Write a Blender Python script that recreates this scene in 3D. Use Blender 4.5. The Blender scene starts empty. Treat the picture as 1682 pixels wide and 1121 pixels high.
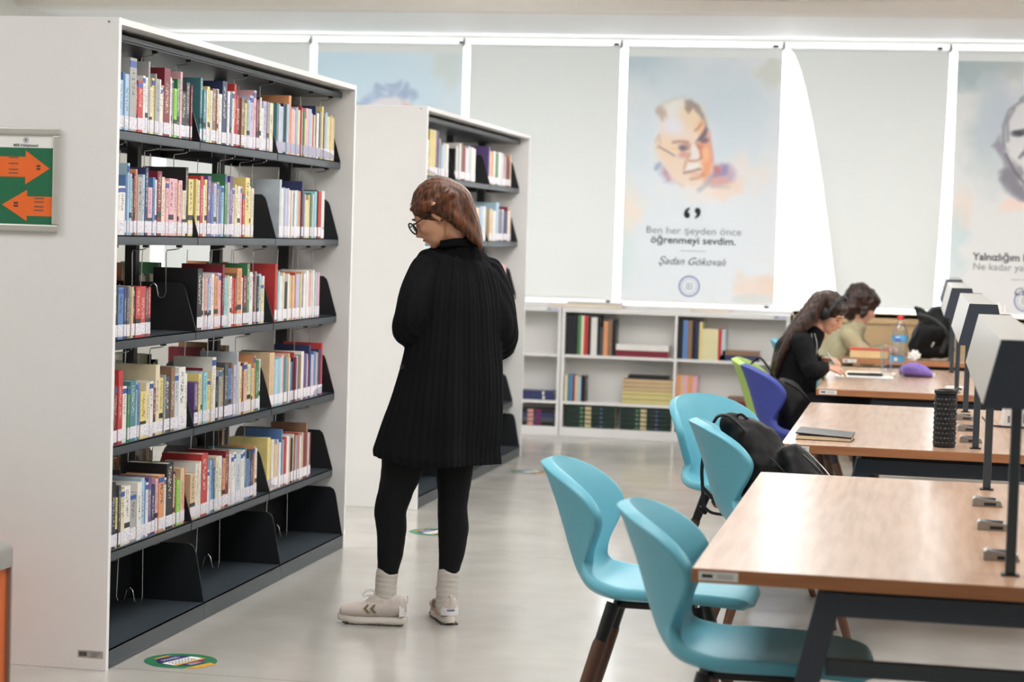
import bpy, bmesh, math, random
import numpy as np
from mathutils import Vector, Matrix, noise as mnoise

random.seed(7)
SC = bpy.context.scene
COL = SC.collection
PI = math.pi

# ---------------------------------------------------------------- camera
YAW, PITCH, ROLL, FOC = 0.1897, 0.0499, 0.0305, 3466.0
fw = Vector((-math.sin(YAW) * math.cos(PITCH), math.cos(YAW) * math.cos(PITCH), -math.sin(PITCH)))
rt = Vector((math.cos(YAW), math.sin(YAW), 0))
up = rt.cross(fw)
r2 = rt * math.cos(ROLL) + up * math.sin(ROLL)
u2 = -rt * math.sin(ROLL) + up * math.cos(ROLL)
cd = bpy.data.cameras.new('camera')
cam = bpy.data.objects.new('camera', cd)
COL.objects.link(cam)
M = Matrix.Identity(4)
for i in range(3):
    M[i][0], M[i][1], M[i][2] = r2[i], u2[i], -fw[i]
M[0][3], M[1][3], M[2][3] = 0, 0, 1.52
cam.matrix_world = M
cd.sensor_width = 36
cd.lens = FOC / 1682 * 36
cd.clip_end = 100
cd.dof.use_dof = True
cd.dof.focus_distance = 7.95
cd.dof.aperture_fstop = 3.6
SC.camera = cam

# ---------------------------------------------------------------- light
SC.view_settings.view_transform = 'Standard'
SC.view_settings.look = 'None'
SC.view_settings.gamma = 1
SC.view_settings.use_curve_mapping = False
SC.view_settings.exposure = 0.09
SC.cycles.sample_clamp_indirect = 8.0
w = bpy.data.worlds.new('World')
SC.world = w
w.use_nodes = True
bg = w.node_tree.nodes['Background']
bg.inputs[0].default_value = (0.93, 0.97, 1.0, 1)
bg.inputs[1].default_value = 5.6


def area(name, loc, sx, sy, power, col, rot=(0, 0, 0)):
    ld = bpy.data.lights.new(name, 'AREA')
    ld.shape = 'RECTANGLE'
    ld.size, ld.size_y, ld.energy, ld.color = sx, sy, power, col
    o = bpy.data.objects.new(name, ld)
    COL.objects.link(o)
    o.location, o.rotation_euler = loc, rot
    return o


for y, pw in ((-2.5, 6), (1.0, 11), (5.4, 44), (7.8, 38), (9.9, 29), (13.3, 38)):  # added unseen fill lights under the ceiling, power set row by row
    for x in (-4.8, -1.2, 2.2):
        area('ceiling_fill_light', (x, y, 3.10), 1.6, 1.2, pw, (1.0, 0.985, 0.965))

# added upward fill lights that brighten the ceiling, above the frame
for y, z in ((12.0, 2.97),):
    for x in (-4.0, -0.9, 2.4):
        area('upward_fill_light', (x, y, z), 3.0, 0.25, 60, (1.0, 0.985, 0.965), (PI, 0, 0))

# ---------------------------------------------------------------- materials
MATS = {}


def srgb(c):
    return tuple((v / 255 / 12.92 if v / 255 <= 0.04045 else ((v / 255 + 0.055) / 1.055) ** 2.4) for v in c)


def mat(name, rgb, rough=0.5, metal=0.0, var=0.06, scale=12.0, bump=0.0, coat=0.0, stretch=(1, 1, 1), spec=0.5, emis=0.0):
    """procedural surface: base colour with a faint noise and optional fine relief"""
    if name in MATS:
        return MATS[name]
    m = bpy.data.materials.new(name)
    m.use_nodes = True
    nt = m.node_tree
    b = nt.nodes['Principled BSDF']
    c = srgb(rgb)
    tc = nt.nodes.new('ShaderNodeTexCoord')
    mp = nt.nodes.new('ShaderNodeMapping')
    mp.inputs['Scale'].default_value = stretch
    nz = nt.nodes.new('ShaderNodeTexNoise')
    nz.inputs['Scale'].default_value = scale
    nz.inputs['Detail'].default_value = 3
    mx = nt.nodes.new('ShaderNodeMix')
    mx.data_type = 'RGBA'
    mx.inputs['A'].default_value = (*[max(0, v * (1 - var * 2)) for v in c], 1)
    mx.inputs['B'].default_value = (*[min(1, v * (1 + var * 2)) for v in c], 1)
    L = nt.links.new
    L(tc.outputs['Object'], mp.inputs['Vector'])
    L(mp.outputs[0], nz.inputs['Vector'])
    L(nz.outputs['Fac'], mx.inputs['Factor'])
    L(mx.outputs['Result'], b.inputs['Base Color'])
    b.inputs['Roughness'].default_value = rough
    b.inputs['Metallic'].default_value = metal
    b.inputs['Specular IOR Level'].default_value = spec
    b.inputs['Coat Weight'].default_value = coat
    if bump:
        bp = nt.nodes.new('ShaderNodeBump')
        bp.inputs['Strength'].default_value = bump
        bp.inputs['Distance'].default_value = 0.004
        L(nz.outputs['Fac'], bp.inputs['Height'])
        L(bp.outputs[0], b.inputs['Normal'])
    MATS[name] = m
    return m


def nodes_of(m):
    nt = m.node_tree
    return nt, nt.nodes, nt.links.new, nt.nodes['Principled BSDF']


M_WHITE = mat('white_laminate', (232, 231, 230), 0.45, var=0.01)
M_EDGE = mat('white_edge_band', (245, 245, 245), 0.4, var=0.01)
M_STEEL = mat('anthracite_steel', (58, 66, 73), 0.38, var=0.03, spec=0.5)
M_STEELD = mat('black_steel', (27, 30, 34), 0.45, var=0.03)
M_FRAME = mat('slate_table_steel', (60, 68, 80), 0.42, var=0.03)
M_SNAP = mat('snap_frame_aluminium', (200, 198, 191), 0.38, metal=0.4, var=0.03)
M_CHROME = mat('bright_wire', (200, 205, 205), 0.22, metal=1.0, var=0.02)
M_ALU = mat('brushed_aluminium', (158, 157, 153), 0.35, metal=0.7, var=0.04, stretch=(1, 1, 20))
M_TEAL = mat('teal_shell', (100, 177, 197), 0.42, var=0.025, scale=4)
M_TEALSEAT = mat('teal_seat_cloth', (110, 160, 172), 0.42, var=0.03, scale=6)
M_BLUE = mat('royal_blue_cloth', (58, 72, 158), 0.6, var=0.03)
M_LIME = mat('lime_green_shell', (176, 208, 110), 0.5, var=0.03)
M_WALNUT = mat('dark_wood_leg', (92, 60, 44), 0.4, var=0.18, scale=8, stretch=(6, 6, 1))
M_BLACKP = mat('black_plastic', (22, 23, 26), 0.4, var=0.03)
M_KNIT = mat('black_knit', (13, 14, 18), 0.9, var=0.15, scale=60, bump=0.5, spec=0.2)
M_LEGG = mat('black_leggings', (10, 11, 14), 0.75, var=0.05, spec=0.25)
M_NYLON = mat('black_nylon', (10, 10, 12), 0.6, var=0.2, scale=30, bump=0.25, spec=0.3)
M_SOCK = mat('grey_white_sock', (205, 198, 190), 0.9, var=0.06, scale=10, stretch=(1, 1, 12), bump=0.5)
M_SHOE = mat('off_white_mesh_shoe', (214, 203, 196), 0.8, var=0.07, scale=90, bump=0.3)
M_SHOEW = mat('white_shoe_leather', (232, 230, 232), 0.5, var=0.02)
M_SOLE = mat('shoe_foam_sole', (224, 216, 206), 0.7, var=0.03)
M_OUTS = mat('dark_outsole', (70, 68, 58), 0.8)
M_SKIN = mat('skin', (214, 160, 128), 0.5, var=0.05, scale=6)
M_PAPER = mat('book_pages', (226, 218, 198), 0.8, var=0.05, scale=60, stretch=(1, 12, 1))
M_SHEET = mat('white_paper', (240, 240, 238), 0.7, var=0.01)
M_INK = mat('dark_ink', (38, 40, 46), 0.8)
M_GREYINK = mat('grey_ink', (132, 134, 140), 0.8)
M_BLUEINK = mat('blue_seal_ink', (104, 112, 168), 0.8)
M_SOFFIT = mat('perforated_soffit', (246, 246, 246), 0.7, var=0.03, scale=120)
M_CEIL = mat('ceiling_paint', (250, 249, 246), 0.8, var=0.01)
M_BEAM = mat('beam_paint', (238, 234, 228), 0.8, var=0.02)
M_WALL = mat('wall_paint', (228, 226, 220), 0.85, var=0.02)
M_OAK = mat('pale_oak_board', (206, 178, 136), 0.5, var=0.08, scale=6, stretch=(1, 12, 12))


def floor_material():
    m = mat('polished_concrete', (180, 177, 171), 0.2, var=0.05, scale=0.9)
    nt, N, L, b = nodes_of(m)
    tc = N.new('ShaderNodeTexCoord')
    n1 = N.new('ShaderNodeTexNoise')
    n1.inputs['Scale'].default_value = 2.2
    n1.inputs['Detail'].default_value = 8
    n1.inputs['Roughness'].default_value = 0.62
    rr = N.new('ShaderNodeMapRange')
    rr.inputs['From Min'].default_value = 0.35
    rr.inputs['From Max'].default_value = 0.65
    rr.inputs['To Min'].default_value = 0.13
    rr.inputs['To Max'].default_value = 0.24
    L(tc.outputs['Object'], n1.inputs['Vector'])
    L(n1.outputs['Fac'], rr.inputs['Value'])
    L(rr.outputs[0], b.inputs['Roughness'])
    base = b.inputs['Base Color'].links[0].from_socket
    sep = N.new('ShaderNodeSeparateXYZ')
    L(tc.outputs['Object'], sep.inputs[0])
    last = None
    for ax, period, off in (('X', 3.0, 0.62), ('Y', 3.0, 0.24)):
        a = N.new('ShaderNodeMath'); a.operation = 'MULTIPLY_ADD'
        a.inputs[1].default_value = 1 / period; a.inputs[2].default_value = off
        f = N.new('ShaderNodeMath'); f.operation = 'FRACT'
        s = N.new('ShaderNodeMath'); s.operation = 'COMPARE'
        s.inputs[1].default_value = 0.5; s.inputs[2].default_value = 0.0009
        L(sep.outputs[ax], a.inputs[0]); L(a.outputs[0], f.inputs[0]); L(f.outputs[0], s.inputs[0])
        if last is None:
            last = s.outputs[0]
        else:
            mm = N.new('ShaderNodeMath'); mm.operation = 'MAXIMUM'
            L(last, mm.inputs[0]); L(s.outputs[0], mm.inputs[1]); last = mm.outputs[0]
    n2 = N.new('ShaderNodeTexNoise'); n2.inputs['Scale'].default_value = 5; n2.inputs['Detail'].default_value = 10
    L(tc.outputs['Object'], n2.inputs['Vector'])
    mv = N.new('ShaderNodeMix'); mv.data_type = 'RGBA'; mv.blend_type = 'MULTIPLY'
    mr = N.new('ShaderNodeMapRange'); mr.inputs['To Min'].default_value = 0.86; mr.inputs['To Max'].default_value = 1.1
    L(n2.outputs['Fac'], mr.inputs['Value'])
    mv.inputs['Factor'].default_value = 1
    L(base, mv.inputs['A']); L(mr.outputs[0], mv.inputs['B'])
    mj = N.new('ShaderNodeMix'); mj.data_type = 'RGBA'
    mj.inputs['B'].default_value = (0.24, 0.22, 0.2, 1)
    L(last, mj.inputs['Factor']); L(mv.outputs['Result'], mj.inputs['A'])
    L(mj.outputs['Result'], b.inputs['Base Color'])
    return m


def wood_material(name, lo, hi, rough, stretch):
    m = mat(name, hi, rough)
    nt, N, L, b = nodes_of(m)
    tc = N.new('ShaderNodeTexCoord'); mp = N.new('ShaderNodeMapping'); mp.inputs['Scale'].default_value = stretch
    n1 = N.new('ShaderNodeTexNoise'); n1.inputs['Scale'].default_value = 3; n1.inputs['Detail'].default_value = 6
    cr = N.new('ShaderNodeValToRGB')
    cr.color_ramp.elements[0].color = (*srgb(lo), 1); cr.color_ramp.elements[1].color = (*srgb(hi), 1)
    cr.color_ramp.elements[0].position = 0.35; cr.color_ramp.elements[1].position = 0.62
    L(tc.outputs['Object'], mp.inputs[0]); L(mp.outputs[0], n1.inputs['Vector']); L(n1.outputs['Fac'], cr.inputs[0])
    L(cr.outputs[0], b.inputs['Base Color'])
    return m


M_FLOOR = floor_material()
M_TOP = wood_material('beech_laminate', (176, 142, 116), (192, 158, 132), 0.24, (14, 1, 1))
M_TOPEDGE = wood_material('beech_edge', (166, 108, 72), (182, 124, 84), 0.4, (1, 14, 14))


def cloth_translucent(name, rgb, attr=None, trans=0.45):
    m = bpy.data.materials.new(name)
    m.use_nodes = True
    nt = m.node_tree
    N, L = nt.nodes, nt.links.new
    for n in list(N):
        N.remove(n)
    out = N.new('ShaderNodeOutputMaterial')
    d = N.new('ShaderNodeBsdfDiffuse'); t = N.new('ShaderNodeBsdfTranslucent'); mx = N.new('ShaderNodeMixShader')
    mx.inputs[0].default_value = trans
    if attr:
        a = N.new('ShaderNodeAttribute'); a.attribute_name = attr
        csrc = a.outputs['Color']
    else:
        tc = N.new('ShaderNodeTexCoord'); nz = N.new('ShaderNodeTexNoise'); nz.inputs['Scale'].default_value = 1.2
        cm = N.new('ShaderNodeMix'); cm.data_type = 'RGBA'
        c = srgb(rgb)
        cm.inputs['A'].default_value = (*[v * 0.95 for v in c], 1); cm.inputs['B'].default_value = (*c, 1)
        L(tc.outputs['Object'], nz.inputs[0]); L(nz.outputs['Fac'], cm.inputs['Factor'])
        csrc = cm.outputs['Result']
    L(csrc, d.inputs[0]); L(csrc, t.inputs[0])
    L(d.outputs[0], mx.inputs[1]); L(t.outputs[0], mx.inputs[2]); L(mx.outputs[0], out.inputs[0])
    return m


def clear_material(name, rgb, gloss=0.12):
    m = bpy.data.materials.new(name)
    m.use_nodes = True
    nt = m.node_tree
    N, L = nt.nodes, nt.links.new
    for n in list(N):
        N.remove(n)
    out = N.new('ShaderNodeOutputMaterial')
    t = N.new('ShaderNodeBsdfTransparent'); t.inputs[0].default_value = (*rgb, 1)
    g = N.new('ShaderNodeBsdfGlossy'); g.inputs['Roughness'].default_value = 0.05
    fr = N.new('ShaderNodeFresnel'); fr.inputs[0].default_value = 1.45
    ad = N.new('ShaderNodeMath'); ad.operation = 'ADD'; ad.inputs[1].default_value = gloss * 0.3
    mx = N.new('ShaderNodeMixShader')
    mn = N.new('ShaderNodeMath'); mn.operation = 'MINIMUM'; mn.inputs[1].default_value = 0.22
    L(fr.outputs[0], ad.inputs[0]); L(ad.outputs[0], mn.inputs[0]); L(mn.outputs[0], mx.inputs[0]); L(t.outputs[0], mx.inputs[1]); L(g.outputs[0], mx.inputs[2])
    L(mx.outputs[0], out.inputs[0])
    return m


M_GLASS = clear_material('window_glass', (0.97, 0.98, 0.98), 0.0)
M_PET = clear_material('clear_bottle_plastic', (0.965, 0.975, 0.985), 0.2)


def hair_material(name, lo, hi):
    m = mat(name, hi, 0.42)
    nt, N, L, b = nodes_of(m)
    tc = N.new('ShaderNodeTexCoord'); mp = N.new('ShaderNodeMapping'); mp.inputs['Scale'].default_value = (26, 26, 4)
    mp.inputs['Rotation'].default_value = (0, 0.5, 0)
    n1 = N.new('ShaderNodeTexNoise'); n1.inputs['Scale'].default_value = 3.5; n1.inputs['Detail'].default_value = 4
    cr = N.new('ShaderNodeValToRGB')
    cr.color_ramp.elements[0].color = (*srgb(lo), 1); cr.color_ramp.elements[1].color = (*srgb(hi), 1)
    cr.color_ramp.elements[0].position = 0.38; cr.color_ramp.elements[1].position = 0.66
    L(tc.outputs['Object'], mp.inputs[0]); L(mp.outputs[0], n1.inputs['Vector']); L(n1.outputs['Fac'], cr.inputs[0])
    L(cr.outputs[0], b.inputs['Base Color'])
    bp = N.new('ShaderNodeBump'); bp.inputs['Strength'].default_value = 0.5; bp.inputs['Distance'].default_value = 0.006
    L(n1.outputs['Fac'], bp.inputs['Height']); L(bp.outputs[0], b.inputs['Normal'])
    b.inputs['Specular IOR Level'].default_value = 0.4
    return m


# ---------------------------------------------------------------- object helpers
def link(name, me, parent=None, loc=None, m=None):
    o = bpy.data.objects.new(name, me)
    COL.objects.link(o)
    if parent is not None:
        o.parent = parent
    if loc is not None:
        o.location = loc
    if m is not None and me is not None:
        me.materials.append(m)
    return o


def thing(name, label, cat, loc=(0, 0, 0), rotz=0.0, group=None):
    o = bpy.data.objects.new(name, None)
    COL.objects.link(o)
    o.location = loc
    o.rotation_euler = (0, 0, rotz)
    o.empty_display_size = 0.1
    return tag(o, label, cat, group)


def tag(o, label, cat, group=None):
    o['label'] = label
    o['category'] = cat
    if group:
        o['group'] = group
    return o


def struct(o, label=None):
    o['kind'] = 'structure'
    if label:
        o['label'] = label
    return o


class MB:
    """collects simple solids into one mesh"""

    def __init__(self):
        self.v, self.f, self.mi, self.cur = [], [], [], 0

    def add(self, vs, fs):
        n = len(self.v)
        self.v += [tuple(v) for v in vs]
        self.f += [tuple(n + i for i in f) for f in fs]
        self.mi += [self.cur] * len(fs)
        return self

    def box(self, x0, x1, y0, y1, z0, z1):
        return self.add([(x0, y0, z0), (x1, y0, z0), (x1, y1, z0), (x0, y1, z0), (x0, y0, z1), (x1, y0, z1), (x1, y1, z1), (x0, y1, z1)],
                        [(0, 3, 2, 1), (4, 5, 6, 7), (0, 1, 5, 4), (1, 2, 6, 5), (2, 3, 7, 6), (3, 0, 4, 7)])

    def prism(self, poly, a, b, axis='y'):
        """extrude a 2-D polygon (x,z) along y, (y,z) along x or (x,y) along z"""
        n = len(poly)
        def P(p, t):
            return (p[0], t, p[1]) if axis == 'y' else ((t, p[0], p[1]) if axis == 'x' else (p[0], p[1], t))
        vs = [P(p, a) for p in poly] + [P(p, b) for p in poly]
        fs = [tuple(range(n)), tuple(range(2 * n - 1, n - 1, -1))]
        fs += [(i, i + n, (i + 1) % n + n, (i + 1) % n) for i in range(n)]
        return self.add(vs, fs)

    def lathe(self, prof, c=(0, 0, 0), n=24, cap=True):
        vs = []
        for r, z in prof:
            vs += [(c[0] + r * math.cos(2 * PI * k / n), c[1] + r * math.sin(2 * PI * k / n), c[2] + z) for k in range(n)]
        fs = []
        for j in range(len(prof) - 1):
            fs += [(j * n + k, j * n + (k + 1) % n, (j + 1) * n + (k + 1) % n, (j + 1) * n + k) for k in range(n)]
        if cap:
            fs += [tuple(range(n - 1, -1, -1)), tuple((len(prof) - 1) * n + k for k in range(n))]
        return self.add(vs, fs)

    def tube(self, pts, rad, n=8, flat=None):
        """swept tube along points; rad a number or list; flat=(side vector, half width) gives a strap"""
        pts = [Vector(p) for p in pts]
        if not isinstance(rad, (list, tuple)):
            rad = [rad] * len(pts)
        vs, fs = [], []
        prev = None
        for i, p in enumerate(pts):
            t = (pts[min(i + 1, len(pts) - 1)] - pts[max(i - 1, 0)]).normalized()
            if flat:
                s = Vector(flat[0]); s = (s - t * s.dot(t)).normalized()
            else:
                s = prev if prev is not None else (Vector((0, 0, 1)) if abs(t.z) < 0.9 else Vector((1, 0, 0)))
                s = (s - t * s.dot(t)).normalized()
            prev = s
            q = t.cross(s)
            ra = flat[1] if flat else rad[i]
            for k in range(n):
                a = 2 * PI * k / n
                vs.append(p + s * math.cos(a) * ra + q * math.sin(a) * rad[i])
        for i in range(len(pts) - 1):
            fs += [(i * n + k, i * n + (k + 1) % n, (i + 1) * n + (k + 1) % n, (i + 1) * n + k) for k in range(n)]
        fs += [tuple(range(n - 1, -1, -1)), tuple((len(pts) - 1) * n + k for k in range(n))]
        return self.add(vs, fs)

    def build(self, name, m, parent=None, loc=None, smooth=False, bevel=0.0, recalc=True):
        me = bpy.data.meshes.new(name)
        me.from_pydata(self.v, [], self.f)
        if recalc:
            bm = bmesh.new(); bm.from_mesh(me)
            bmesh.ops.recalc_face_normals(bm, faces=bm.faces)
            bm.to_mesh(me); bm.free()
        ms = m if isinstance(m, (list, tuple)) else [m]
        for q in ms:
            me.materials.append(q)
        if len(ms) > 1:
            me.polygons.foreach_set('material_index', self.mi)
        o = link(name, me, parent, loc)
        if smooth:
            shade(me)
        if bevel:
            bv = o.modifiers.new('bevel', 'BEVEL'); bv.width = bevel; bv.segments = 2; bv.limit_method = 'ANGLE'
        return o


def shade(me, angle=0.6):
    me.polygons.foreach_set('use_smooth', [True] * len(me.polygons))
    try:
        me.set_sharp_from_angle(angle=angle)
    except Exception:
        pass


def catmull(pts, per=6):
    P = [np.array(p, float) for p in pts]
    P = [2 * P[0] - P[1]] + P + [2 * P[-1] - P[-2]]
    out = []
    for i in range(1, len(P) - 2):
        for k in range(per):
            t = k / per
            a, b, c, d = P[i - 1], P[i], P[i + 1], P[i + 2]
            out.append(0.5 * (2 * b + (c - a) * t + (2 * a - 5 * b + 4 * c - d) * t * t + (3 * b - a - 3 * c + d) * t ** 3))
    out.append(P[-2])
    return [tuple(float(x) for x in o) for o in out]


def ell(bm, c, r, R=None, seg=2):
    """ellipsoid; r three radii, R a rotation matrix"""
    g = bmesh.ops.create_icosphere(bm, subdivisions=seg + 1, radius=1.0)
    MM = Matrix.Translation(Vector(c)) @ ((R.to_4x4()) if R is not None else Matrix.Identity(4)) @ Matrix.Diagonal((*r, 1))
    bmesh.ops.transform(bm, matrix=MM, verts=g['verts'])


def chain(bm, pts, side=(1, 0, 0), n=16, smooth=4):
    """limb or trunk: pts of (x,y,z, ra[, rb]); ra along the side vector, rb across; rounded ends"""
    P = [tuple(p) if len(p) == 5 else (*p[:3], p[3], p[3]) for p in pts]
    if smooth:
        P = catmull(P, smooth)
    def ext(a, b):
        d = Vector(a[:3]) - Vector(b[:3]); d.normalize()
        r = min(a[3], a[4])
        return [(*(Vector(a[:3]) + d * r * math.sin(t)), a[3] * math.cos(t), a[4] * math.cos(t)) for t in (0.5, 0.95, 1.3)]
    P = list(reversed(ext(P[0], P[1]))) + P + ext(P[-1], P[-2])
    rings = []
    for i, p in enumerate(P):
        c = Vector(p[:3])
        t = (Vector(P[min(i + 1, len(P) - 1)][:3]) - Vector(P[max(i - 1, 0)][:3])).normalized()
        s = Vector(side)
        if abs(s.normalized().dot(t)) > 0.97:
            s = Vector((0, 0, 1)) if abs(t.z) < 0.9 else Vector((0, 1, 0))
        s = (s - t * s.dot(t)).normalized()
        q = t.cross(s)
        rings.append([bm.verts.new(c + s * math.cos(2 * PI * k / n) * p[3] + q * math.sin(2 * PI * k / n) * p[4]) for k in range(n)])
    for a, b in zip(rings, rings[1:]):
        for k in range(n):
            bm.faces.new((a[k], a[(k + 1) % n], b[(k + 1) % n], b[k]))
    bm.faces.new(list(reversed(rings[0])))
    bm.faces.new(rings[-1])


def remeshed(name, fill, voxel, m, parent, iters=3, post=None, origin=(0, 0, 0)):
    """union of the overlapping solids that fill(bm) makes, as one smooth continuous surface"""
    bm = bmesh.new()
    fill(bm)
    bmesh.ops.recalc_face_normals(bm, faces=bm.faces)
    me = bpy.data.meshes.new(name + '_raw')
    bm.to_mesh(me); bm.free()
    t = bpy.data.objects.new('raw', me)
    COL.objects.link(t)
    r = t.modifiers.new('r', 'REMESH'); r.mode = 'VOXEL'; r.voxel_size = voxel
    s = t.modifiers.new('s', 'SMOOTH'); s.iterations = iters; s.factor = 0.5
    dg = bpy.context.evaluated_depsgraph_get()
    out = bpy.data.meshes.new_from_object(t.evaluated_get(dg))
    bpy.data.objects.remove(t); bpy.data.meshes.remove(me)
    out.name = name
    if post:
        n = len(out.vertices)
        co = np.empty(n * 3); out.vertices.foreach_get('co', co); co = co.reshape(n, 3)
        no = np.empty(n * 3); out.vertices.foreach_get('normal', no); no = no.reshape(n, 3)
        co = post(co, no)
        out.vertices.foreach_set('co', co.reshape(-1))
    o3 = np.array(origin)
    n = len(out.vertices)
    co = np.empty(n * 3); out.vertices.foreach_get('co', co)
    out.vertices.foreach_set('co', (co.reshape(n, 3) - o3).reshape(-1))
    out.polygons.foreach_set('use_smooth', [True] * len(out.polygons))
    out.materials.clear(); out.materials.append(m)
    return link(name, out, parent)


def vnoise(P, scale, seed=0):
    """cheap smooth 3-D noise for arrays"""
    P = P * scale + seed * 7.31
    return (np.sin(P[:, 0] * 1.7 + np.sin(P[:, 1] * 2.3 + seed)) + np.sin(P[:, 1] * 1.9 + np.sin(P[:, 2] * 2.1)) + np.sin(P[:, 2] * 1.6 + np.sin(P[:, 0] * 2.7 + seed))) / 3


def text(name, s, size, m, parent, loc, rot=(PI / 2, 0, 0), bold=0.0, align='CENTER', sx=1.0, shear=0.0, ext=0.0004):
    cu = bpy.data.curves.new(name, 'FONT')
    cu.body = s; cu.size = size; cu.align_x = align; cu.align_y = 'CENTER'
    cu.extrude = ext; cu.offset = bold; cu.shear = shear
    cu.resolution_u = 3
    t = bpy.data.objects.new(name, cu)
    COL.objects.link(t)
    dg = bpy.context.evaluated_depsgraph_get()
    me = bpy.data.meshes.new_from_object(t.evaluated_get(dg))
    bpy.data.objects.remove(t)
    o = link(name, me, parent, loc)
    me.materials.clear(); me.materials.append(m)
    o.rotation_euler = rot
    o.scale = (sx, 1, 1)
    return o

# ---------------------------------------------------------------- setting
WY = 16.35            # window wall
CZ, SZ = 3.16, 3.075  # ceiling, soffit by the windows
struct(MB().box(-6.5, 4.6, -5.0, 16.7, -0.1, 0.0).build('floor', M_FLOOR), 'pale polished concrete floor')
struct(MB().box(-6.6, 4.7, -5.1, 14.5, CZ, CZ + 0.15).build('ceiling', M_CEIL), 'white ceiling')
struct(MB().box(-6.6, 4.7, 14.42, 14.62, 3.075, CZ + 0.1).build('trim_1', M_BEAM), 'dropped beam in front of the windows')
struct(MB().box(-6.6, 4.7, 14.62, 16.7, SZ + 0.012, SZ + 0.15).build('trim_2', M_SOFFIT), 'perforated soffit above the blinds')
struct(MB().box(-6.6, -6.5, -5.0, 16.7, -0.1, CZ).build('wall_left', M_WALL))
struct(MB().box(-6.6, 4.7, -5.1, -5.0, -0.1, CZ).build('wall_front', M_WALL))
struct(MB().box(4.6, 4.7, -5.0, 16.7, -0.1, CZ).build('wall_right', M_WALL))
wb = MB()
wb.box(-6.5, 4.6, WY, WY + 0.25, 0, 1.0)
wb.box(-6.5, 4.6, WY, WY + 0.25, 3.06, 3.2)
wb.box(-6.5, -6.16, WY, WY + 0.25, 1.0, 3.06)
wb.box(4.0, 4.6, WY, WY + 0.25, 1.0, 3.06)
struct(wb.build('wall_back', M_WALL), 'window wall')
win = struct(bpy.data.objects.new('window_1', None), 'long window band behind the roller blinds')
COL.objects.link(win)
win.location = (-1.0, WY + 0.2, 1.0)
fr = MB()
for k in range(9):
    x = -6.04 + 1.249 * k + 1.0 - 0.12
    fr.box(x - 0.02, x + 0.02, 0.0, 0.05, 0, 2.06)
fr.box(-5.16, 5.0, 0.0, 0.05, 0, 0.03)
fr.box(-5.16, 5.0, 0.0, 0.05, 2.035, 2.06)
fr.build('window_frame', M_WHITE, win)
MB().box(-5.16, 5.0, 0.02, 0.026, 0.03, 2.035).build('pane', M_GLASS, win)
struct(MB().box(-6.5, 4.6, 16.12, WY + 0.18, 0.985, 1.012).build('trim_3', M_WHITE), 'white window sill')
# pale oak panelling right of the low bookcase
oak = struct(bpy.data.objects.new('trim_4', None), 'pale oak panelling under the window')
COL.objects.link(oak)
oak.location = (0.0, 16.12, 0)
for k in range(4):
    x0 = -0.93 + k * 1.3
    MB().box(x0, x0 + 1.295, 0, 0.025, 0.94, 1.02).build('panel', M_OAK, oak)
    MB().box(x0, x0 + 1.295, 0.015, 0.04, 0.50, 0.935).build('panel', M_OAK, oak)
    MB().box(x0, x0 + 1.295, 0.015, 0.04, 0.0, 0.495).build('panel', M_OAK, oak)


# made-up housings for the added ceiling fill lights and upward fill lights
for i, y in enumerate((-2.5, 1.0, 5.4, 7.8, 9.9, 13.3)):
    f = MB()
    for x in (-4.8, -1.2, 2.2):
        f.box(x - 0.82, x + 0.82, y - 0.62, y + 0.62, 3.112, CZ)
    struct(f.build('trim_%d' % (5 + i), M_WHITE), 'added housings of the ceiling fill lights above the frame')
f = MB()
f.box(-5.6, 4.0, 11.85, 12.15, 2.935, 2.96)
for x in (-5.0, -0.9, 3.4):
    f.box(x - 0.01, x + 0.01, 12.13, 12.15, 2.96, CZ)
struct(f.build('trim_11', M_WHITE), 'added suspended housing of the upward fill lights above the frame')


# ---------------------------------------------------------------- roller blinds
def vsm(W, H, cell, rng):
    gw, gh = int(W / cell) + 3, int(H / cell) + 3
    return rng.random((gh, gw))


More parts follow.
